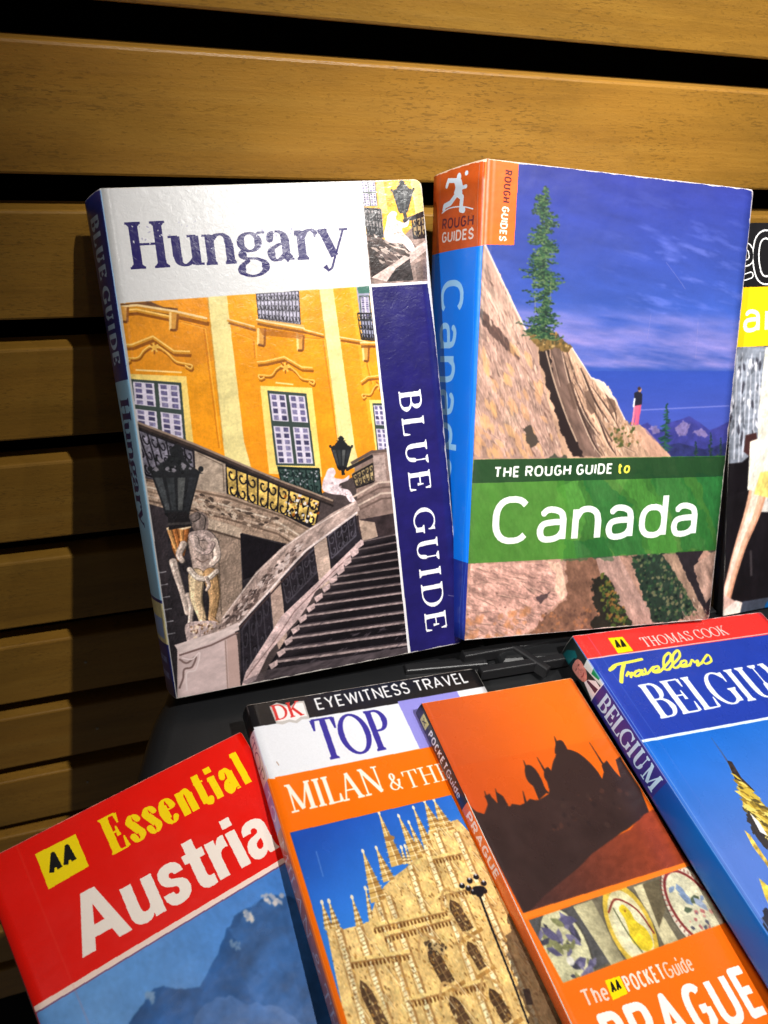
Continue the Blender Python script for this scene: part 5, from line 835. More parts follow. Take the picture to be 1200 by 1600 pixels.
def art_milan():
    a = Art(108, 150, (248, 112, 8)); X, Y = a.grid((0, a.w, 0, a.h))
    a.poly([(-1.23, -1.43), (116.58, -3.84), (121.77, 12.74), (-0.38, 10.64)], (26, 25, 27), n=(.1, 6, 6, 0, 3)); a.poly([(-4.2, 10.46), (65.36, 11.27), (64, 33.94), (-0.59, 33.26)], (232, 234, 240)); a.poly([(-4.2, 10.46), (0.92, 10.6), (2.23, 33.9), (-1.99, 32.95)], (232, 234, 240))
    a.poly([(63.61, 10.27), (93.38, 10.38), (96.2, 34.43), (64, 33.94)], (146, 142, 222)); a.poly([(93.38, 10.38), (110.75, 10.37), (113.13, 27.95), (93.39, 27.36)], (236, 238, 244))
    # open-book badge
    a.poly([(8.7, 2.35), (12.03, 1.1), (15.4, 2.69), (17.56, 3.74), (20.03, 1.98), (23.55, 2.33), (23.28, 11.13), (20.08, 10.8), (17.49, 12.13), (14.6, 10.94), (11.72, 11.58), (9.29, 10.79)], (196, 190, 186)); a.poly([(9.56, 3.14), (12.3, 2.1), (15.4, 3.64), (17.3, 4.64), (20.02, 2.94), (22.74, 3.14), (22.61, 9.75), (19.93, 9.53), (17.33, 10.87), (14.94, 9.78), (11.89, 10.09), (10.12, 9.74)], (242, 236, 234))
    d = [(9.19, 9.25), (21.5, 8.91)]; letters(a, SER, 'DK', d[0], d[1], 7.2, .16, (214, 48, 44), space=.06, thin=.4)
    letters(a, SANS, 'EYEWITNESS TRAVEL', *[(27.93, 7.96), (101.85, 6.96)], 6.0, .14, (236, 236, 238), space=.17, word=.45)
    letters(a, SER, 'TOP', *[(22.62, 30.64), (54.77, 31.37)], 19.0, .135, (58, 50, 152), space=.06, thin=.36)
    letters(a, SER, 'MILAN', *[(4.17, 48.51), (42.83, 48.61)], 11.4, .145, (252, 240, 226), space=.03, thin=.42); letters(a, SER, '&', *[(45.21, 48.89), (49.96, 48.87)], 7.2, .14, (252, 240, 226), thin=.42); letters(a, SER, 'THE', *[(51.64, 49.54), (72.86, 49.53)], 7.6, .13, (252, 240, 226), space=.08, thin=.42)
    # photograph of the cathedral
    ph = [(1.63, 55.37), (68.27, 55.89), (70.47, 146.65), (1.45, 126.51)]; a.setclip(ph)
    a.poly(ph, (26, 76, 176), n=(.06, 12, 14, 30, 4), grad=((52, 128, 226), [(4.82, 58.36)][0], [(17.36, 91.28)][0]))
    a.pen([(8.77, 64.17), (8.36, 73.39)], .4, (110, 150, 220), .5)
    B, Lt, Dk = (232, 196, 128), (255, 238, 190), (160, 116, 66)
    body = [(3.93, 90.04), (7.21, 88.45), (9.33, 91.56), (14.8, 91.83), (18.65, 91.63), (24.02, 85.25), (28.24, 82.09), (33.78, 79.62), (40.34, 77.54), (43.56, 74.98), (47.7, 74.06), (54.31, 65.53), (59.04, 66.17), (66.31, 65.81), (71.83, 80.19), (73.52, 97.72), (70.47, 146.65), (1.07, 126.39), (0.9, 117.64)]
    a.poly(body, B, n=(.28, 3, 6, 66, 4)); a.poly([(18.65, 91.63), (40.53, 77.11), (57.71, 68.97), (70.65, 82.41), (61.98, 143.96), (17.61, 129.92)], (240, 202, 126), .5, n=(.3, 2, 5, 66, 8))
    def spire(tip, base, w, seed):
        t = np.array(tip); c = np.array(base); d = c - t; r = random.Random(seed); nn = np.array((1.0, 0.0))
        a.poly([t + (-.15, 0), t + (.15, 0), c + nn * w, c - nn * w], (214, 174, 98)); a.poly([t, c + nn * w, c + nn * w * .1], (150, 106, 54), .6); a.pen([t - d * .02, c], [.3, .5], (250, 226, 170))
        for k in range(9):
            p = t + d * (.2 + .8 * k / 9); q = w * (.2 + .85 * k / 9) * 1.25; a.pen([p - nn * q, p + nn * q], .35, ((250, 230, 180), (130, 90, 44))[k % 2], .8)
        a.ell(t, .55, .9, (238, 226, 200))
    sp = (([(5.2, 81.46), (4.76, 90.28)], 1.4), ([(7.67, 81.7), (7.38, 90.6)], 1.3), ([(15.85, 82.59), (15.23, 91.95)], 1.3), ([(21.53, 80.98), (19.81, 91.1)], .9), ([(25.32, 68.38), (24.59, 86.29)], 3.0), ([(30.62, 68.5), (30.81, 80.7)], 2.3), ([(36.61, 56.02), (36.14, 76.45)], 2.7),
          ([(39.91, 70.6), (39.12, 76.74)], .9), ([(41.53, 70.51), (40.76, 77.17)], .9), ([(43.72, 59.04), (44.12, 76.1)], 2.5), ([(46.65, 62.36), (46.82, 74.83)], 1.5), ([(50.8, 57.27), (50.37, 71.74)], 1.8), ([(56.2, 55.84), (56.21, 68.6)], 3.0), ([(60.29, 56.25), (60.43, 69.12)], 3.0))
    for k, ((p, q), w) in enumerate(sp): spire(p, q, w, k)
    a.ell([(36.94, 66.37)][0], 2.0, 1.0, Dk)
    r = random.Random(5)
    for p0, p1 in (([(55.22, 68.35), (53.04, 133.78)]), ([(49.19, 71.94), (45.41, 138.72)]), ([(40.34, 77.54), (35.31, 135.52)]), ([(23.99, 86.58), (21.49, 131.15)]), ([(14.66, 92.22), (13.76, 128.7)]), ([(7.67, 91.09), (6.15, 126.29)]), ([(63.23, 70.33), (61.55, 136.41)]), ([(28.34, 85.52), (27.37, 133.01)])):
        a.pen([p0, p1], 1.5, Lt, .9, n=(.3, 1, 3, 0, 3)); a.pen([(p0[0] + 1.3, p0[1]), (p1[0] + 1.3, p1[1])], .8, Dk, .8); a.pen([(p0[0] - 1.2, p0[1]), (p1[0] - 1.2, p1[1])], .4, Dk, .6)
        d = np.array(p1) - np.array(p0)
        for k in range(30):
            c = np.array(p0) + d * k / 30; a.pen([c + (-.8, 0), c + (.8, -.2)], .35, Dk, .7)
    for p0, p1 in (([(19.7, 93.21), (47.81, 95.32)]), ([(22.28, 96.89), (47.81, 97.99)]), ([(8.62, 101.14), (28.8, 104.15)]), ([(49.82, 77.07), (61.85, 77.66)]), ([(46.23, 89.89), (63.66, 90.35)]), ([(23.18, 117.1), (50.87, 119.54)])):
        a.pen([p0, p1], 1.1, (238, 206, 130)); a.pen([(p0[0], p0[1] + 1), (p1[0], p1[1] + 1)], .7, Dk, .8)
        n = int(math.hypot(p1[0] - p0[0], p1[1] - p0[1]) / 1.3)
        for k in range(n): t = k / n; a.ell((p0[0] + (p1[0] - p0[0]) * t, p0[1] + (p1[1] - p0[1]) * t + 1.9), .4, .9, (110, 70, 32))
    def window(c, w, h, ang=-.17, hood=True):
        c = np.array(c); ca, sa = math.cos(ang), math.sin(ang); M = lambda x, y: (c[0] + x * ca - y * sa, c[1] + x * sa + y * ca)
        a.poly([M(-w * 1.4, h * 1.1), M(-w * 1.4, -h * .5), M(0, -h * 1.5), M(w * 1.4, -h * .5), M(w * 1.4, h * 1.1)], (222, 186, 118), .7); a.poly([M(-w * .8, h), M(-w * .8, -h * .45), M(-w * .5, -h * .8), M(0, -h * 1.05), M(w * .5, -h * .8), M(w * .8, -h * .45), M(w * .8, h)], (86, 62, 42), n=(.4, 1, 1, 0, 3))
        for k in range(4): a.pen([M(-w, h * (.8 - k * .4)), M(w, h * (.8 - k * .4))], .25, (150, 120, 76), .8)
        a.pen([M(0, -h * .9), M(0, h)], .3, (160, 130, 84), .8)
        if hood: a.pen([M(-w * 1.8, -h * .7), M(-w, -h * 1.3), M(0, -h * 1.7), M(w, -h * 1.3), M(w * 1.8, -h * .7)], .9, (190, 152, 96), smooth=True); a.pen([M(-w * 1.8, h * 1.3), M(w * 1.8, h * 1.3)], 1.3, (176, 132, 70))
    window([(50.97, 98.42)][0], 2.8, 5.6); window([(36.83, 110.97)][0], 2.9, 6.2); window([(50.68, 111.71)][0], 2.3, 4.6); window([(10.88, 115.24)][0], 2.4, 7.5, hood=False); window([(37.55, 126.38)][0], 2.8, 6.0); window([(51.52, 127.6)][0], 2.6, 5.2)
    for k in range(130):
        x, y = r.uniform(4, 104), r.uniform(30, 140)
        if a.inside(body, np.array([x]), np.array([y]))[0]:
            ln = r.uniform(2, 7); a.pen([(x, y), (x + ln * .38, y + ln)], .28, Lt, .7); a.pen([(x + .4, y), (x + .4 + ln * .38, y + ln)], .25, Dk, .6)
    a.scatter(body, 1500, .36, [(250, 226, 160), (160, 112, 52), (110, 74, 36), (230, 190, 110), (196, 148, 74)], 3, asp=1.8, ang=70, al=.7)
    a.scatter([(35.28, 102.68), (42.64, 106.04), (40.36, 108.72), (34.64, 106.24)], 40, .8, [(90, 70, 50), (190, 160, 110), (60, 50, 40)], 4)
    # lamp post in front of the facade
    K = (28, 26, 30); a.pen([(61.61, 92.17), (60.47, 105.5), (59.65, 122.14), (58.56, 135.48)], [.9, .7], K); a.pen([(63.03, 126.17), (61.87, 130.75)], 2.4, K); 
    for c in [(56.53, 89.4), (60.24, 88.49), (63.3, 87.86), (65.11, 90.74), (62.09, 92.3), (59.76, 92.61), (58.49, 90.86), (64.03, 93.29)]: a.ell(c, 1.15, 1.0, K); a.ell((c[0] + .2, c[1] - .7), .45, .4, (190, 190, 196))
    a.poly([(60.37, 90.9), (64.69, 92.05), (62.45, 94.73), (60.31, 94.15)], K, smooth=True); a.poly([(73.52, 97.72), (70.47, 146.65), (57.79, 142.64), (62.43, 112.56)], (66, 50, 40), .7, wob=2, n=(.5, 2, 2, 0, 4))
    a.photo(body, .16, .8, 66, 4, 2); a.soften(2); a.setclip(None); a.grain(.04, .5, 5); a.wear('tr', .3, (210, 206, 200), 3, 2.5); a.pen([(4.68, 27.01), (5.19, 28.8)], .5, (170, 140, 120), .7)
    return a
def art_milan_spine():
    L = 9; a = Art(L, 150, (168, 92, 74)); t0 = [(-1.12, 10.49)][0][1] + 1; t1 = [(-1.99, 32.95)][0][1]; t2 = [(-1.6, 53.35)][0][1]
    a.poly([(0, 0), (L, 0), (L, t0), (0, t0)], (20, 19, 21)); a.poly([(0, t0), (L, t0), (L, t1), (0, t1)], (210, 204, 222)); a.poly([(0, t1), (L, t1), (L, t1 + 19), (0, t1 + 19)], (150, 142, 208))
    a.poly([(0, t1 + 19), (L, t1 + 19), (L, 150), (0, 150)], (176, 106, 92), n=(.12, 3, 8, 80, 4)); a.pen([(L - .8, t1), (L - .8, 150)], 1.6, (250, 124, 30))
    letters(a, SER, 'TOP', (1.4, t0 + 1.5), (1.4, t1 - 1.5), 5.6, .15, (96, 84, 140), space=.05, thin=.4); letters(a, SANS, '10', (1.4, t1 + 3), (1.4, t1 + 15), 5.6, .16, (204, 200, 236), space=.3)
    letters(a, SER, 'MILAN & THE', (1.8, t1 + 22), (1.8, t1 + 92), 4.6, .16, (206, 196, 206), space=.1, thin=.5)
    return a

def art_austria():
    a = Art(98, 150, (232, 22, 6)); a.poly([(0, 0), (98, 0), (98, 150), (0, 150)], (232, 20, 6), n=(.03, 20, 20, 0, 4))
    w = [(-1.16, 49.79), (87.5, 51.42)]; e = np.array(w[1]) - np.array(w[0]); w0 = np.array(w[0]) - e * .3; w1 = np.array(w[1]) + e * .3
    ph = [tuple(w0), tuple(w1), (98, 150), (0, 150)]
    a.poly(ph, (104, 160, 224), n=(.05, 14, 14, 0, 4), grad=((66, 128, 208), [(16.04, 56.77)][0], [(80.72, 56.55)][0])); a.setclip(ph)
    a.poly([(21.3, 68.33), (28.63, 64.96), (31.64, 63.98), (34.6, 65.05), (37.3, 68.07), (40.82, 70.35), (44.17, 70.81), (49.78, 67.89), (56.03, 64.01), (59.96, 60.24), (64.43, 58.3), (69.5, 59.04), (74.22, 58.79), (77.63, 59.16), (81.26, 61.89), (93.8, 74.58), (92.76, 115.4), (62.27, 115.44), (14.79, 83.24)], (38, 92, 158), n=(.28, 8, 10, 60, 6), wob=1.2, wc=4)
    a.poly([(59.12, 61.35), (76.65, 59.05), (93.8, 74.58), (87.05, 115.88), (64.18, 104.82), (57.56, 83.78)], (60, 106, 168), .5, n=(.5, 7, 12, 70, 9), wob=3, wc=8); a.poly([(37.43, 78.96), (48.98, 78.2), (61.04, 86.04), (65.99, 101.92), (47.52, 101.58)], (94, 126, 182), .55, n=(.4, 9, 9, 40, 9), wob=4, wc=8)
    a.scatter([(74.36, 57.65), (80.7, 61.05), (80.35, 64.29), (74.45, 60.64)], 26, .9, [(206, 200, 200), (160, 170, 190)], 3); a.scatter([(66.57, 58.91), (70.05, 59.87), (67.49, 63.54), (65.84, 62.03)], 18, .8, [(206, 200, 196), (150, 164, 186)], 4); a.scatter([(29.22, 63.67), (31.97, 64.19), (30.15, 67.2), (28.52, 66.13)], 12, .9, [(130, 160, 196), (110, 150, 190)], 4, al=.7); a.scatter([(58.63, 64.51), (61.33, 66.67), (60.03, 69.04), (57.71, 67.12)], 10, .8, [(120, 150, 186)], 4, al=.7)
    a.photo(ph, .06, 2.0, 60, 3); a.soften(7); a.setclip(None); a.pen([tuple(w0 + (0, .9)), tuple(w1 + (0, .9))], .9, (150, 50, 70), .6); a.pen([tuple(w0), tuple(w1)], 1.7, (252, 224, 210))
    aa_badge(a, [(15.81, 6.11), (29.38, 6.43), (29.13, 18.78), (15.49, 19.11)])
    letters(a, ESS, 'Essential', *[(37.17, 19.41), (91.94, 20.4)], math.dist(*[(37.19, 5.6), (36.98, 19.3)]), .2, (255, 218, 4), space=.16, thin=.24)
    letters(a, BOLD, 'Austria', *[(16.89, 44.06), (88.4, 46.69)], 1.03 * math.dist(*[(27.87, 26.22), (24.98, 44.16)]), .2, (250, 238, 226), space=.055, hthin=.1)
    a.grain(.02, .5, 5); a.wear('tr', .25, (240, 150, 130), 3, 1.2)
    a.poly([(11.4, 0), (12.0, 0), (12.0, 150), (11.4, 150)], (250, 120, 110), .12)
    return a

def art_guide():
    a = Art(150, 200, (20, 19, 22)); y1 = [(5, 29.64)][0][1]; y2 = [(2.42, 57.94)][0][1]
    a.poly([(0, y1), (150, y1), (150, y2), (0, y2)], (246, 190, 18)); 
    for w, c in ((3.4, (240, 240, 240)), (2.3, (20, 19, 22))):
        a.pen([(2.18, 18.94), (9.07, 17.55), (9.22, 12.84), (6.01, 10.48), (1.13, 12.78), (0.64, 18.63), (4.76, 24.59), (9.78, 24.08)], w, c, smooth=True, butt=False)
        a.pen([(18.17, 5.25), (13.62, 7.88), (12.48, 15.82), (14.88, 24.17), (19.36, 26.65), (23.6, 24.32), (24.71, 15.94), (22.65, 7.91), (18.17, 5.25)], w * 1.3, c, smooth=True)
    b = [(0.56, 51.15), (42.43, 51.28)]; letters(a, SANS, 'iant', b[0], b[1], 14.5, .15, (252, 246, 224), space=.16)
    ph = [(-9.23, 57.4), (47.15, 59.06), (51.61, 254.91), (-14.6, 241.26)]; a.poly(ph, (22, 18, 22), n=(.3, 8, 8, 0, 3))
    a.poly([(-5.37, 57.58), (22.33, 58.24), (28.63, 96.46), (20.87, 105.58), (9.11, 115.93), (-0.57, 115.97), (-2.55, 87.73)], (128, 134, 146), n=(.3, 1.6, 14, 92, 6))
    for p in ([(-0.48, 63.01), (-0.15, 106.98)], [(3.39, 61.98), (3.73, 113.14)], [(6.46, 60.28), (6.65, 115.37)], [(9.79, 63.53), (8.96, 112.66)], [(12.45, 61.19), (11.98, 108.06)], [(15.39, 63.82), (15.1, 105.09)], [(17.64, 60.82), (18.04, 98.86)]): a.pen(p, [.5, .9], (206, 208, 220), .8, smooth=True)
    a.scatter([(-0.48, 63.01), (18.55, 62.73), (18.39, 105.37), (0.65, 107.06)], 60, .9, [(60, 60, 70), (220, 220, 230), (90, 94, 104)], 7, asp=2.6, ang=92)
    a.poly([(20.75, 58.79), (47.15, 59.06), (46.94, 117.85), (21.58, 118.77), (18.39, 105.37), (18.35, 89.24)], (226, 222, 206), n=(.12, 5, 10, 90, 4)); a.poly([(10.44, 101.46), (17.32, 100.74), (18.56, 108.64), (13.85, 112.78), (9.63, 109.79)], (60, 34, 34)); a.poly([(-3, 115.09), (9.07, 114.94), (18.56, 108.64), (17.94, 128.34), (-2.27, 132.77)], (18, 14, 18))
    a.poly([(16.28, 128.16), (20.87, 105.58), (41.95, 107.39), (44.4, 144.8), (18.64, 141.8)], (212, 208, 200)); a.poly([(20.89, 121.34), (51.49, 120.98), (48.56, 141.84), (17.28, 131.6)], (238, 212, 110), n=(.12, 4, 4, 0, 3)); a.pen([(12.96, 127.81), (30.66, 131.02)], 1.8, (240, 236, 226))
    leg = [(21.85, 123.76), (16.96, 141.61), (10.27, 157.7), (4.45, 175.72), (0.88, 189.03)]
    a.pen(leg, [13, 11, 8, 6.5, 6.5], (196, 142, 112), smooth=True, butt=False); a.pen([(x - .6, y) for x, y in leg], [11, 9.5, 6.5, 5.2, 5.2], (226, 176, 146), smooth=True, butt=False); a.pen([(x - 1.4, y) for x, y in leg], [5, 4.5, 3, 2.4, 2.4], (248, 216, 196), smooth=True, butt=False)
    a.poly([(13.46, 104.95), (24.84, 102.66), (50.36, 104.78), (52.5, 135.4), (13.06, 129.81)], (228, 224, 208), n=(.12, 5, 10, 90, 4)); a.poly([(20.89, 121.34), (51.49, 120.98), (48.56, 141.84), (17.32, 132.27)], (240, 216, 120), n=(.12, 4, 4, 0, 3))
    a.poly([(-12.51, 181.76), (-6.03, 181.04), (8.36, 188.47), (12.87, 194.81), (8.84, 199.1), (-16.06, 196.69)], (214, 180, 166), smooth=True); a.poly([(-1.86, 193.13), (8.33, 187.77), (13.49, 189.98), (13.79, 196.38), (-3.7, 198.77)], (236, 224, 214)); a.poly([(12.6, 189.14), (51.82, 189.87), (53.7, 217.62), (9.17, 206.25)], (60, 66, 80)); a.ell([(31.79, 195.01)][0], 4, 4, (10, 90, 160))
    a.pen([(16.74, 161.97), (17.87, 175.95)], 1.5, (66, 60, 62), .8); a.photo(ph, .18, 1.5, 95, 3, 2); top = a.a[:int(y2 * 8) + 6].copy(); a.soften(9); a.a[:int(y2 * 8) + 6] = top
    return a
# ---------------------------------------------------------------- wall of horizontal wooden slats
def wood(name, k):
    N = NT(name); tc = N.n('ShaderNodeTexCoord'); inf = N.n('ShaderNodeObjectInfo'); ob = N.mapping(tc.outputs['Object'], loc=(k * 3.1, k * 1.7, k * .9))
    g = N.noise(N.mapping(ob, (5, 60, 60)), 1, 5, .6, .6); g2 = N.noise(N.mapping(ob, (14, 320, 320)), 1, 4, .6); big = N.noise(N.mapping(ob, (7, 14, 14)), 1, 3)
    speck = N.noise(N.mapping(ob, (420, 1100, 1100)), 1, 2, .6)
    c = N.ramp(g, (.25, srgb((166, 116, 44))), (.5, srgb((188, 134, 52))), (.75, srgb((200, 148, 64))))
    c = N.mix(N.math('MULTIPLY', N.math('SUBTRACT', g2, .5), .6), c, srgb((112, 74, 28)))
    c = N.mix(N.math('MULTIPLY', N.math('GREATER_THAN', speck, .66), .3), c, srgb((84, 56, 22)))
    c = N.mix(N.math('MULTIPLY', N.ramp(big, (.45, (0, 0, 0)), (.7, (1, 1, 1))), .35), c, srgb((124, 96, 34)))
    c = N.mix(N.math('MULTIPLY', N.ramp(N.noise(N.mapping(ob, (16, 40, 40), loc=(3, 1, 2)), 1, 5, .65), (.48, (0, 0, 0)), (.62, (1, 1, 1))), .24), c, srgb((132, 92, 34)))
    dash = N.noise(N.mapping(ob, (260, 1500, 1500)), 1, 2, .5); clus = N.ramp(N.noise(N.mapping(ob, (20, 45, 45), loc=(5, 2, 7)), 1, 3), (.42, (0, 0, 0)), (.6, (1, 1, 1)))
    c = N.mix(N.math('MULTIPLY', N.math('MULTIPLY', N.math('GREATER_THAN', dash, .6), clus), .38), c, srgb((78, 54, 24)))
    c = N.mix(1.0, c, (.64 + .05 * math.sin(k * 2.3), .66 + .05 * math.sin(k * 2.3 + .2), .62 + .05 * math.sin(k * 2.3), 1), 'MULTIPLY')
    N.l(c, N.b.inputs['Base Color'])
    N.l(N.math('ADD', N.math('MULTIPLY', g2, .2), .32), N.b.inputs['Roughness']); N.b.inputs['Specular IOR Level'].default_value = .4
    N.l(N.bump(N.math('ADD', g2, N.math('MULTIPLY', speck, .5)), .00018), N.b.inputs['Normal'])
    return N.m
black_board = plain('black_backing_board', (12, 12, 12), .9, .1)
wall = new_obj('wall', box_mesh('wall', -.5, 1.3, .408, .43, -.7, .8, [black_board]), kind='structure', label='dark backing board behind the brown wooden slats')
WY, PITCH, FH, DEP = .356, .061, .0472, .0145
rr = random.Random(4)
for k in range(-3, 13):
    zt = Z0 - (-.245 + k) * PITCH
    y = WY + rr.uniform(-.0003, .0003)
    me = box_mesh('plank', -.5, 1.3, y, y + DEP, zt - FH, zt, [wood('oiled_slat_wood', k)], .0013, 2)
    new_obj('plank', me, wall)
nail_m = plain('nail_head_steel', (150, 140, 120), .35, .8)
bm = bmesh.new(); bmesh.ops.create_cone(bm, cap_ends=True, segments=10, radius1=.0011, radius2=.0007, depth=.0008, matrix=Matrix.Rotation(PI / 2, 4, 'X')); nail_me = bpy.data.meshes.new('nail'); bm.to_mesh(nail_me); bm.free(); nail_me.materials.append(nail_m)
for x, z in ((-.028, Z0 - .373), (-.028, Z0 - .391 - .045), (-.040, Z0 - .435 - .055), (.02, Z0 - .195)):
    o = new_obj('nail', nail_me, wall); o.location = (x, WY - .0004, z)

# ---------------------------------------------------------------- black moulded tray the books stand and lie on
blk = plain('black_moulded_plastic', (24, 25, 27), .42, .5, (.15, 40), .00004, 900)
blk2 = plain('black_rib_plastic', (34, 34, 36), .38, .5, (.1, 60), .00003, 900)
tray = new_obj('display_tray', None, label='black moulded plastic tray under the travel books', category='tray'); tray.location = (.15, .2, -.04)
T_ = Vector(tray.location)
def tr(name, me, m=None): 
    for v in me.vertices: v.co -= T_
    o = new_obj(name, me, tray); return o
def surf(y): return .004 if y > .224 else .004 + .11 * (y - .224)
outl = catmull([(.022, .345), (.017, .262), (.012, .241), (.004, .226), (-.003, .208), (-.010, .19), (-.018, .165), (-.024, .12), (-.03, .04)], 5)
nv = []; nf = []
rows = [(p[0], p[1]) for p in outl]
prof = [(0, -.034), (-.001, -.012), (.0004, -.006), (.003, -.0022), (.007, -.0004), (.012, 0)]
for (x, y) in rows:
    for dx, dz in prof: nv.append((x + dx, y, surf(y) + dz))
    for f in (.1, .3, .6, 1): nv.append((x + .012 + (.36 - x - .012) * f, y, surf(y)))
nc = len(prof) + 4
for i in range(len(rows) - 1):
    for j in range(nc - 1): nf.append((i * nc + j, i * nc + j + 1, (i + 1) * nc + j + 1, (i + 1) * nc + j))
base = mesh('tray_base', nv, nf, [blk], smooth=True); tr('base', base)
skirt = prism_mesh('tray_skirt', [(p[0] + .004, p[1]) for p in outl[::1]] + [(.35, .045), (.35, .34)], -.06, -.031, [blk]); tr('skirt', skirt)
ledge = prism_mesh('raised_ledge', [(.163, .214), (.197, .209), (.201, .06), (.40, .06), (.40, .335), (.163, .335)], -.02, .0095, [blk], .004, 4); tr('raised_ledge', ledge)
def bar(name, p, q, w, h, z, m=None):
    p = Vector((p[0], p[1], 0)); q = Vector((q[0], q[1], 0)); d = (q - p).normalized(); n = Vector((-d.y, d.x, 0)) * w / 2
    o = [p - n, q - n, q + n, p + n]; me = prism_mesh(name, [(v.x, v.y) for v in o], z - .004, z + h, [m or blk2], min(w, h) * .45, 4); return tr(name, me)
bar('rib', (.146, .2225), (.30, .2205), .0045, .0018, .0095)
bar('rib', (.150, .2115), (.20, .2095), .0040, .0016, .0095)
bar('rib', (.172, .222), (.182, .204), .0035, .0022, .0095)
bar('rib', (.128, .236), (.162, .2325), .005, .0022, .004)
bar('rib', (.118, .2245), (.158, .2195), .005, .0026, .004)

# ---------------------------------------------------------------- the books
POSE = {'hungary': ([8.37, 328.33, -90.37], [0.998, -0.032, 0.0541], [0.0303, -0.5093, -0.8601]),
    'canada': ([157.07, 306.34, -70.35], [0.9962, -0.0669, -0.0555], [-0.0794, -0.4416, -0.8937]),
    'belgium': ([195.56, 211.0, -257.34], [0.9962, 0.0047, -0.087], [0.0004, -0.9988, -0.0491]),
    'prague': ([110.93, 190.92, -257.5], [0.9892, 0.061, -0.1334], [0.0469, -0.9932, -0.1068]),
    'milan': ([40.34, 205.23, -254.78], [0.9894, 0.0673, -0.1291], [0.0543, -0.9933, -0.1019]),
    'austria': ([-56.15, 167.55, -262.21], [0.9474, 0.3201, -0.0025], [0.3114, -0.9233, -0.2249]),
    'guide': ([291.0, 302.0, -94.0], [1.0, 0.0, 0.0], [-0.0, -0.45, -0.893])}
paper_edge = plain('worn_paper_edge', (206, 200, 190), .8, .2, (.1, 300))
def page_mat():
    N = NT('page_block_paper'); tc = N.n('ShaderNodeTexCoord'); ob = tc.outputs['Object']
    f = N.noise(N.mapping(ob, (30, 30, 9000)), 1, 2); N.l(N.ramp(f, (.35, srgb((150, 140, 120))), (.6, srgb((214, 206, 188)))), N.b.inputs['Base Color']); N.b.inputs['Roughness'].default_value = .85
    return N.m
pages = page_mat()
def book(key, name, label, W, H, b, a_top, a_bot, cover_mat, spine_mat, back_mat, cat='book', radius=1.0, th=.35, bulge=.8, warp=None, uvH=None, uvW=None, group='travel guidebooks on display'):
    """local frame: x along the cover, y up the cover, z out of the front cover; origin at the lower back corner by the spine (mm)"""
    o_, u_, v_ = POSE[key]; u = Vector(u_).normalized(); up = -Vector(v_).normalized(); out = u.cross(up).normalized(); up = out.cross(u)
    org = Vector(o_) / 1000 + Vector((0, 0, Z0)) - up * H / 1000 - out * b / 1000
    root = new_obj(name, None, label=label, category=cat)
    if group: root['group'] = group
    M = Matrix((u, up, out)).transposed().to_4x4(); M.translation = org; root.matrix_world = M
    root.empty_display_size = .02
    uvH = uvH or H; uvW = uvW or W
    warp = warp or (lambda x, y: 0)
    # front cover: thin laminated card, two layers with a rim
    nx, ny = 30, 40; vs = []; uv = []; fs = []; idx = []
    xs = [W * (1 - (1 - i / nx) ** 1.0) for i in range(nx + 1)]
    ys = sorted(set([H * j / ny for j in range(ny + 1)] + [radius * t for t in (.08, .3, .6, 1)] + [H - radius * t for t in (.08, .3, .6, 1)] + ([0, H])))
    for layer in (0, 1):
        for y in ys:            # y down from the top edge
            d = min(y, H - y); ex = 0 if d >= radius else radius - math.sqrt(max(0, radius ** 2 - (radius - d) ** 2))
            for x in xs:
                X = x * (W - ex) / W; z = b - layer * th + warp(X, y)
                vs.append((X / 1000, (H - y) / 1000, z / 1000)); uv.append((X / uvW, 1 - y / uvH))
    n1 = nx + 1; m = len(ys); S = n1 * m
    for j in range(m - 1):
        for i in range(nx):
            q = j * n1 + i
            fs.append((q, q + n1, q + n1 + 1, q + 1)); idx.append(0)
            fs.append((S + q, S + q + 1, S + q + n1 + 1, S + q + n1)); idx.append(1)
    rim = [j * n1 for j in range(m)] + [(m - 1) * n1 + i for i in range(1, n1)] + [j * n1 + nx for j in range(m - 2, -1, -1)] + [i for i in range(nx - 1, 0, -1)]
    for k in range(len(rim)):
        p, q = rim[k], rim[(k + 1) % len(rim)]; fs.append((p, S + p, S + q, q)); idx.append(1)
    me = mesh(name + '_front_cover', vs, fs, [cover_mat, paper_edge], idx, uv, True)
    new_obj('front_cover', me, root)
    # spine: curved strip from the back cover's hinge to the front cover's hinge
    vs = []; uv = []; fs = []; idx = []; ns = 10; nr = 24
    for layer in (0, 1):
        for j in range(nr + 1):
            y = H * j / nr; a = a_top + (a_bot - a_top) * j / nr; d = Vector((a, b)); L = d.length
            for i in range(ns + 1):
                t = i / ns; f = math.sin(PI * t) ** .7 * bulge + (-layer * th)
                px = -a * (1 - t); pz = b * t; nxv, nzv = -b / L, a / L
                vs.append(((px + nxv * f) / 1000, (H - y) / 1000, (pz + nzv * f + warp(0, y) * t) / 1000)); uv.append((t, 1 - y / uvH))
    n1 = ns + 1; S = n1 * (nr + 1)
    for j in range(nr):
        for i in range(ns):
            q = j * n1 + i; fs.append((q, q + n1, q + n1 + 1, q + 1)); idx.append(0); fs.append((S + q, S + q + 1, S + q + n1 + 1, S + q + n1)); idx.append(1)
    rim = [j * n1 for j in range(nr + 1)] + [nr * n1 + i for i in range(1, n1)] + [j * n1 + ns for j in range(nr - 1, -1, -1)] + [i for i in range(ns - 1, 0, -1)]
    for k in range(len(rim)):
        p, q = rim[k], rim[(k + 1) % len(rim)]; fs.append((p, S + p, S + q, q)); idx.append(1)
    new_obj('spine', mesh(name + '_spine', vs, fs, [spine_mat, paper_edge], idx, uv, True), root)
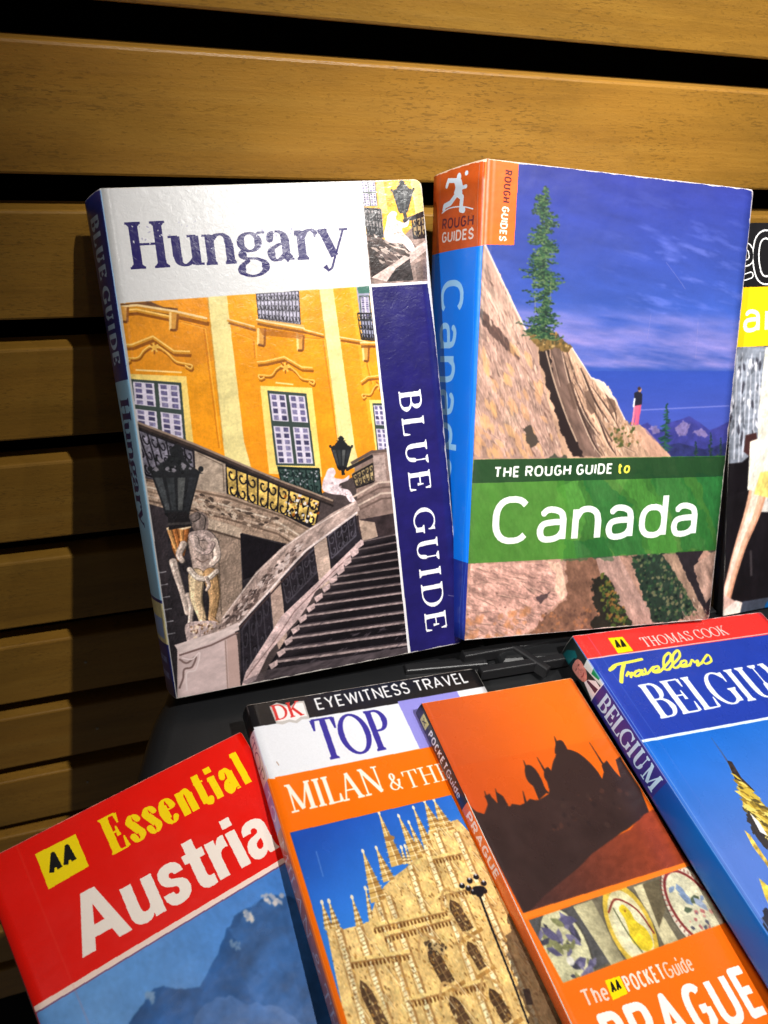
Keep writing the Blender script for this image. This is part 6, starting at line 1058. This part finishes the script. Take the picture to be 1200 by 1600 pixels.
    # page block and back cover, following the lean of the spine
    def skew(x0, x1, y0, y1, z0, z1, mat, nm):
        me = box_mesh(nm, x0 / 1000, x1 / 1000, y0 / 1000, y1 / 1000, z0 / 1000, z1 / 1000, [mat])
        for v in me.vertices:
            t = 1 - v.co.z * 1000 / b; yy = 1 - v.co.y * 1000 / H
            if v.co.x * 1000 < W / 2: v.co.x -= (a_top + (a_bot - a_top) * yy) * t / 1000
        return me
    new_obj('page_block', skew(.7, W - 1.2, 1.0, H - 1.0, .45, b - .5, pages, name + '_pages'), root)
    new_obj('back_cover', skew(.2, W, 0, H, 0, .4, back_mat, name + '_back'), root)
    return root
def art_mat(fn, nm, **k): return laminate(nm, fn().image(nm), **k)
def wp(amp, W, H, ph=0): return lambda x, y: amp * math.sin(x / W * PI) * math.sin(y / H * PI + ph) 
def groove(x0, d, w=1.0): return lambda x, y: -d * math.exp(-((x - x0) / w) ** 2)

book('hungary', 'guide_book', 'thick white and navy guidebook titled Hungary, standing at left against the slats', 129, 204, 20, 7.4, 3.8,
     art_mat(art_hungary, 'hungary_front_print', rough=.23, wavy=.00003, mott=.00011), art_mat(art_hungary_spine, 'hungary_spine_print', rough=.4), plain('navy_back_cover', (28, 34, 96), .4), radius=3.2, bulge=.9, warp=lambda x, y: .9 * math.sin(x / 129 * PI) * math.sin(y / 204 * PI) - .35 * math.exp(-((x - 7) / .8) ** 2))
book('canada', 'guide_book', 'thickest guidebook, blue spine, titled Canada in white on a green band', 132.9, 204, 36, 8.9, 6.2,
     art_mat(art_canada, 'canada_front_print', rough=.34), art_mat(art_canada_spine, 'canada_spine_print', rough=.34), plain('blue_back_cover', (6, 90, 200), .4), radius=1.6, bulge=1.6, warp=lambda x, y: .9 * math.sin(x / 133 * PI) * math.sin(y / 204 * PI) - .3 * math.exp(-((x - 3) / .6) ** 2))
book('guide', 'guide_book', 'black and yellow guide cut off at right edge, half hidden behind the Canada book', 150, 195, 7, 0, 0,
     art_mat(art_guide, 'city_guide_front_print', rough=.3), plain('black_spine_card', (20, 20, 22), .35), plain('black_back_cover', (20, 20, 22), .4), radius=1, bulge=.3, uvH=200)
book('austria', 'guide_book', 'thin red guidebook titled Austria, leftmost of the books lying flat in front', 98, 150, 8, 0, 0,
     art_mat(art_austria, 'austria_front_print', rough=.25), plain('red_spine_card', (226, 16, 6), .3), plain('red_back_cover', (226, 16, 6), .3), radius=1, bulge=.4, warp=lambda x, y: -.5 * math.exp(-((x - 11.7) / 1.3) ** 2) + .5 * math.sin(min(1, x / 98) * PI))
book('milan', 'guide_book', 'white and orange guidebook about Milan with a cathedral photo, under the Prague book', 108, 150, 9, .3, .3,
     art_mat(art_milan, 'milan_front_print', rough=.25), art_mat(art_milan_spine, 'milan_spine_print', rough=.3), plain('orange_back_cover', (240, 120, 10), .3), radius=2.4, bulge=.6)
book('prague', 'guide_book', 'slim orange guidebook about Prague with a dark skyline, lying on the Milan book', 79, 150, 6.9, .6, -1.6,
     art_mat(art_prague, 'prague_front_print', rough=.28), art_mat(art_prague_spine, 'prague_spine_print', rough=.3), plain('orange_red_back_cover', (240, 110, 20), .3), radius=1, bulge=.4, uvH=170, warp=groove(74, .15, .8))
book('belgium', 'guide_book', 'blue guidebook titled Belgium with a red top band, rightmost of the books lying flat', 118.6, 180, 12.2, 1.4, 3.6,
     art_mat(art_belgium, 'belgium_front_print', rough=.27), art_mat(art_belgium_spine, 'belgium_spine_print', rough=.3), plain('red_back_cover_card', (150, 20, 26), .3), radius=1, bulge=.5, warp=groove(8, .2, .8))
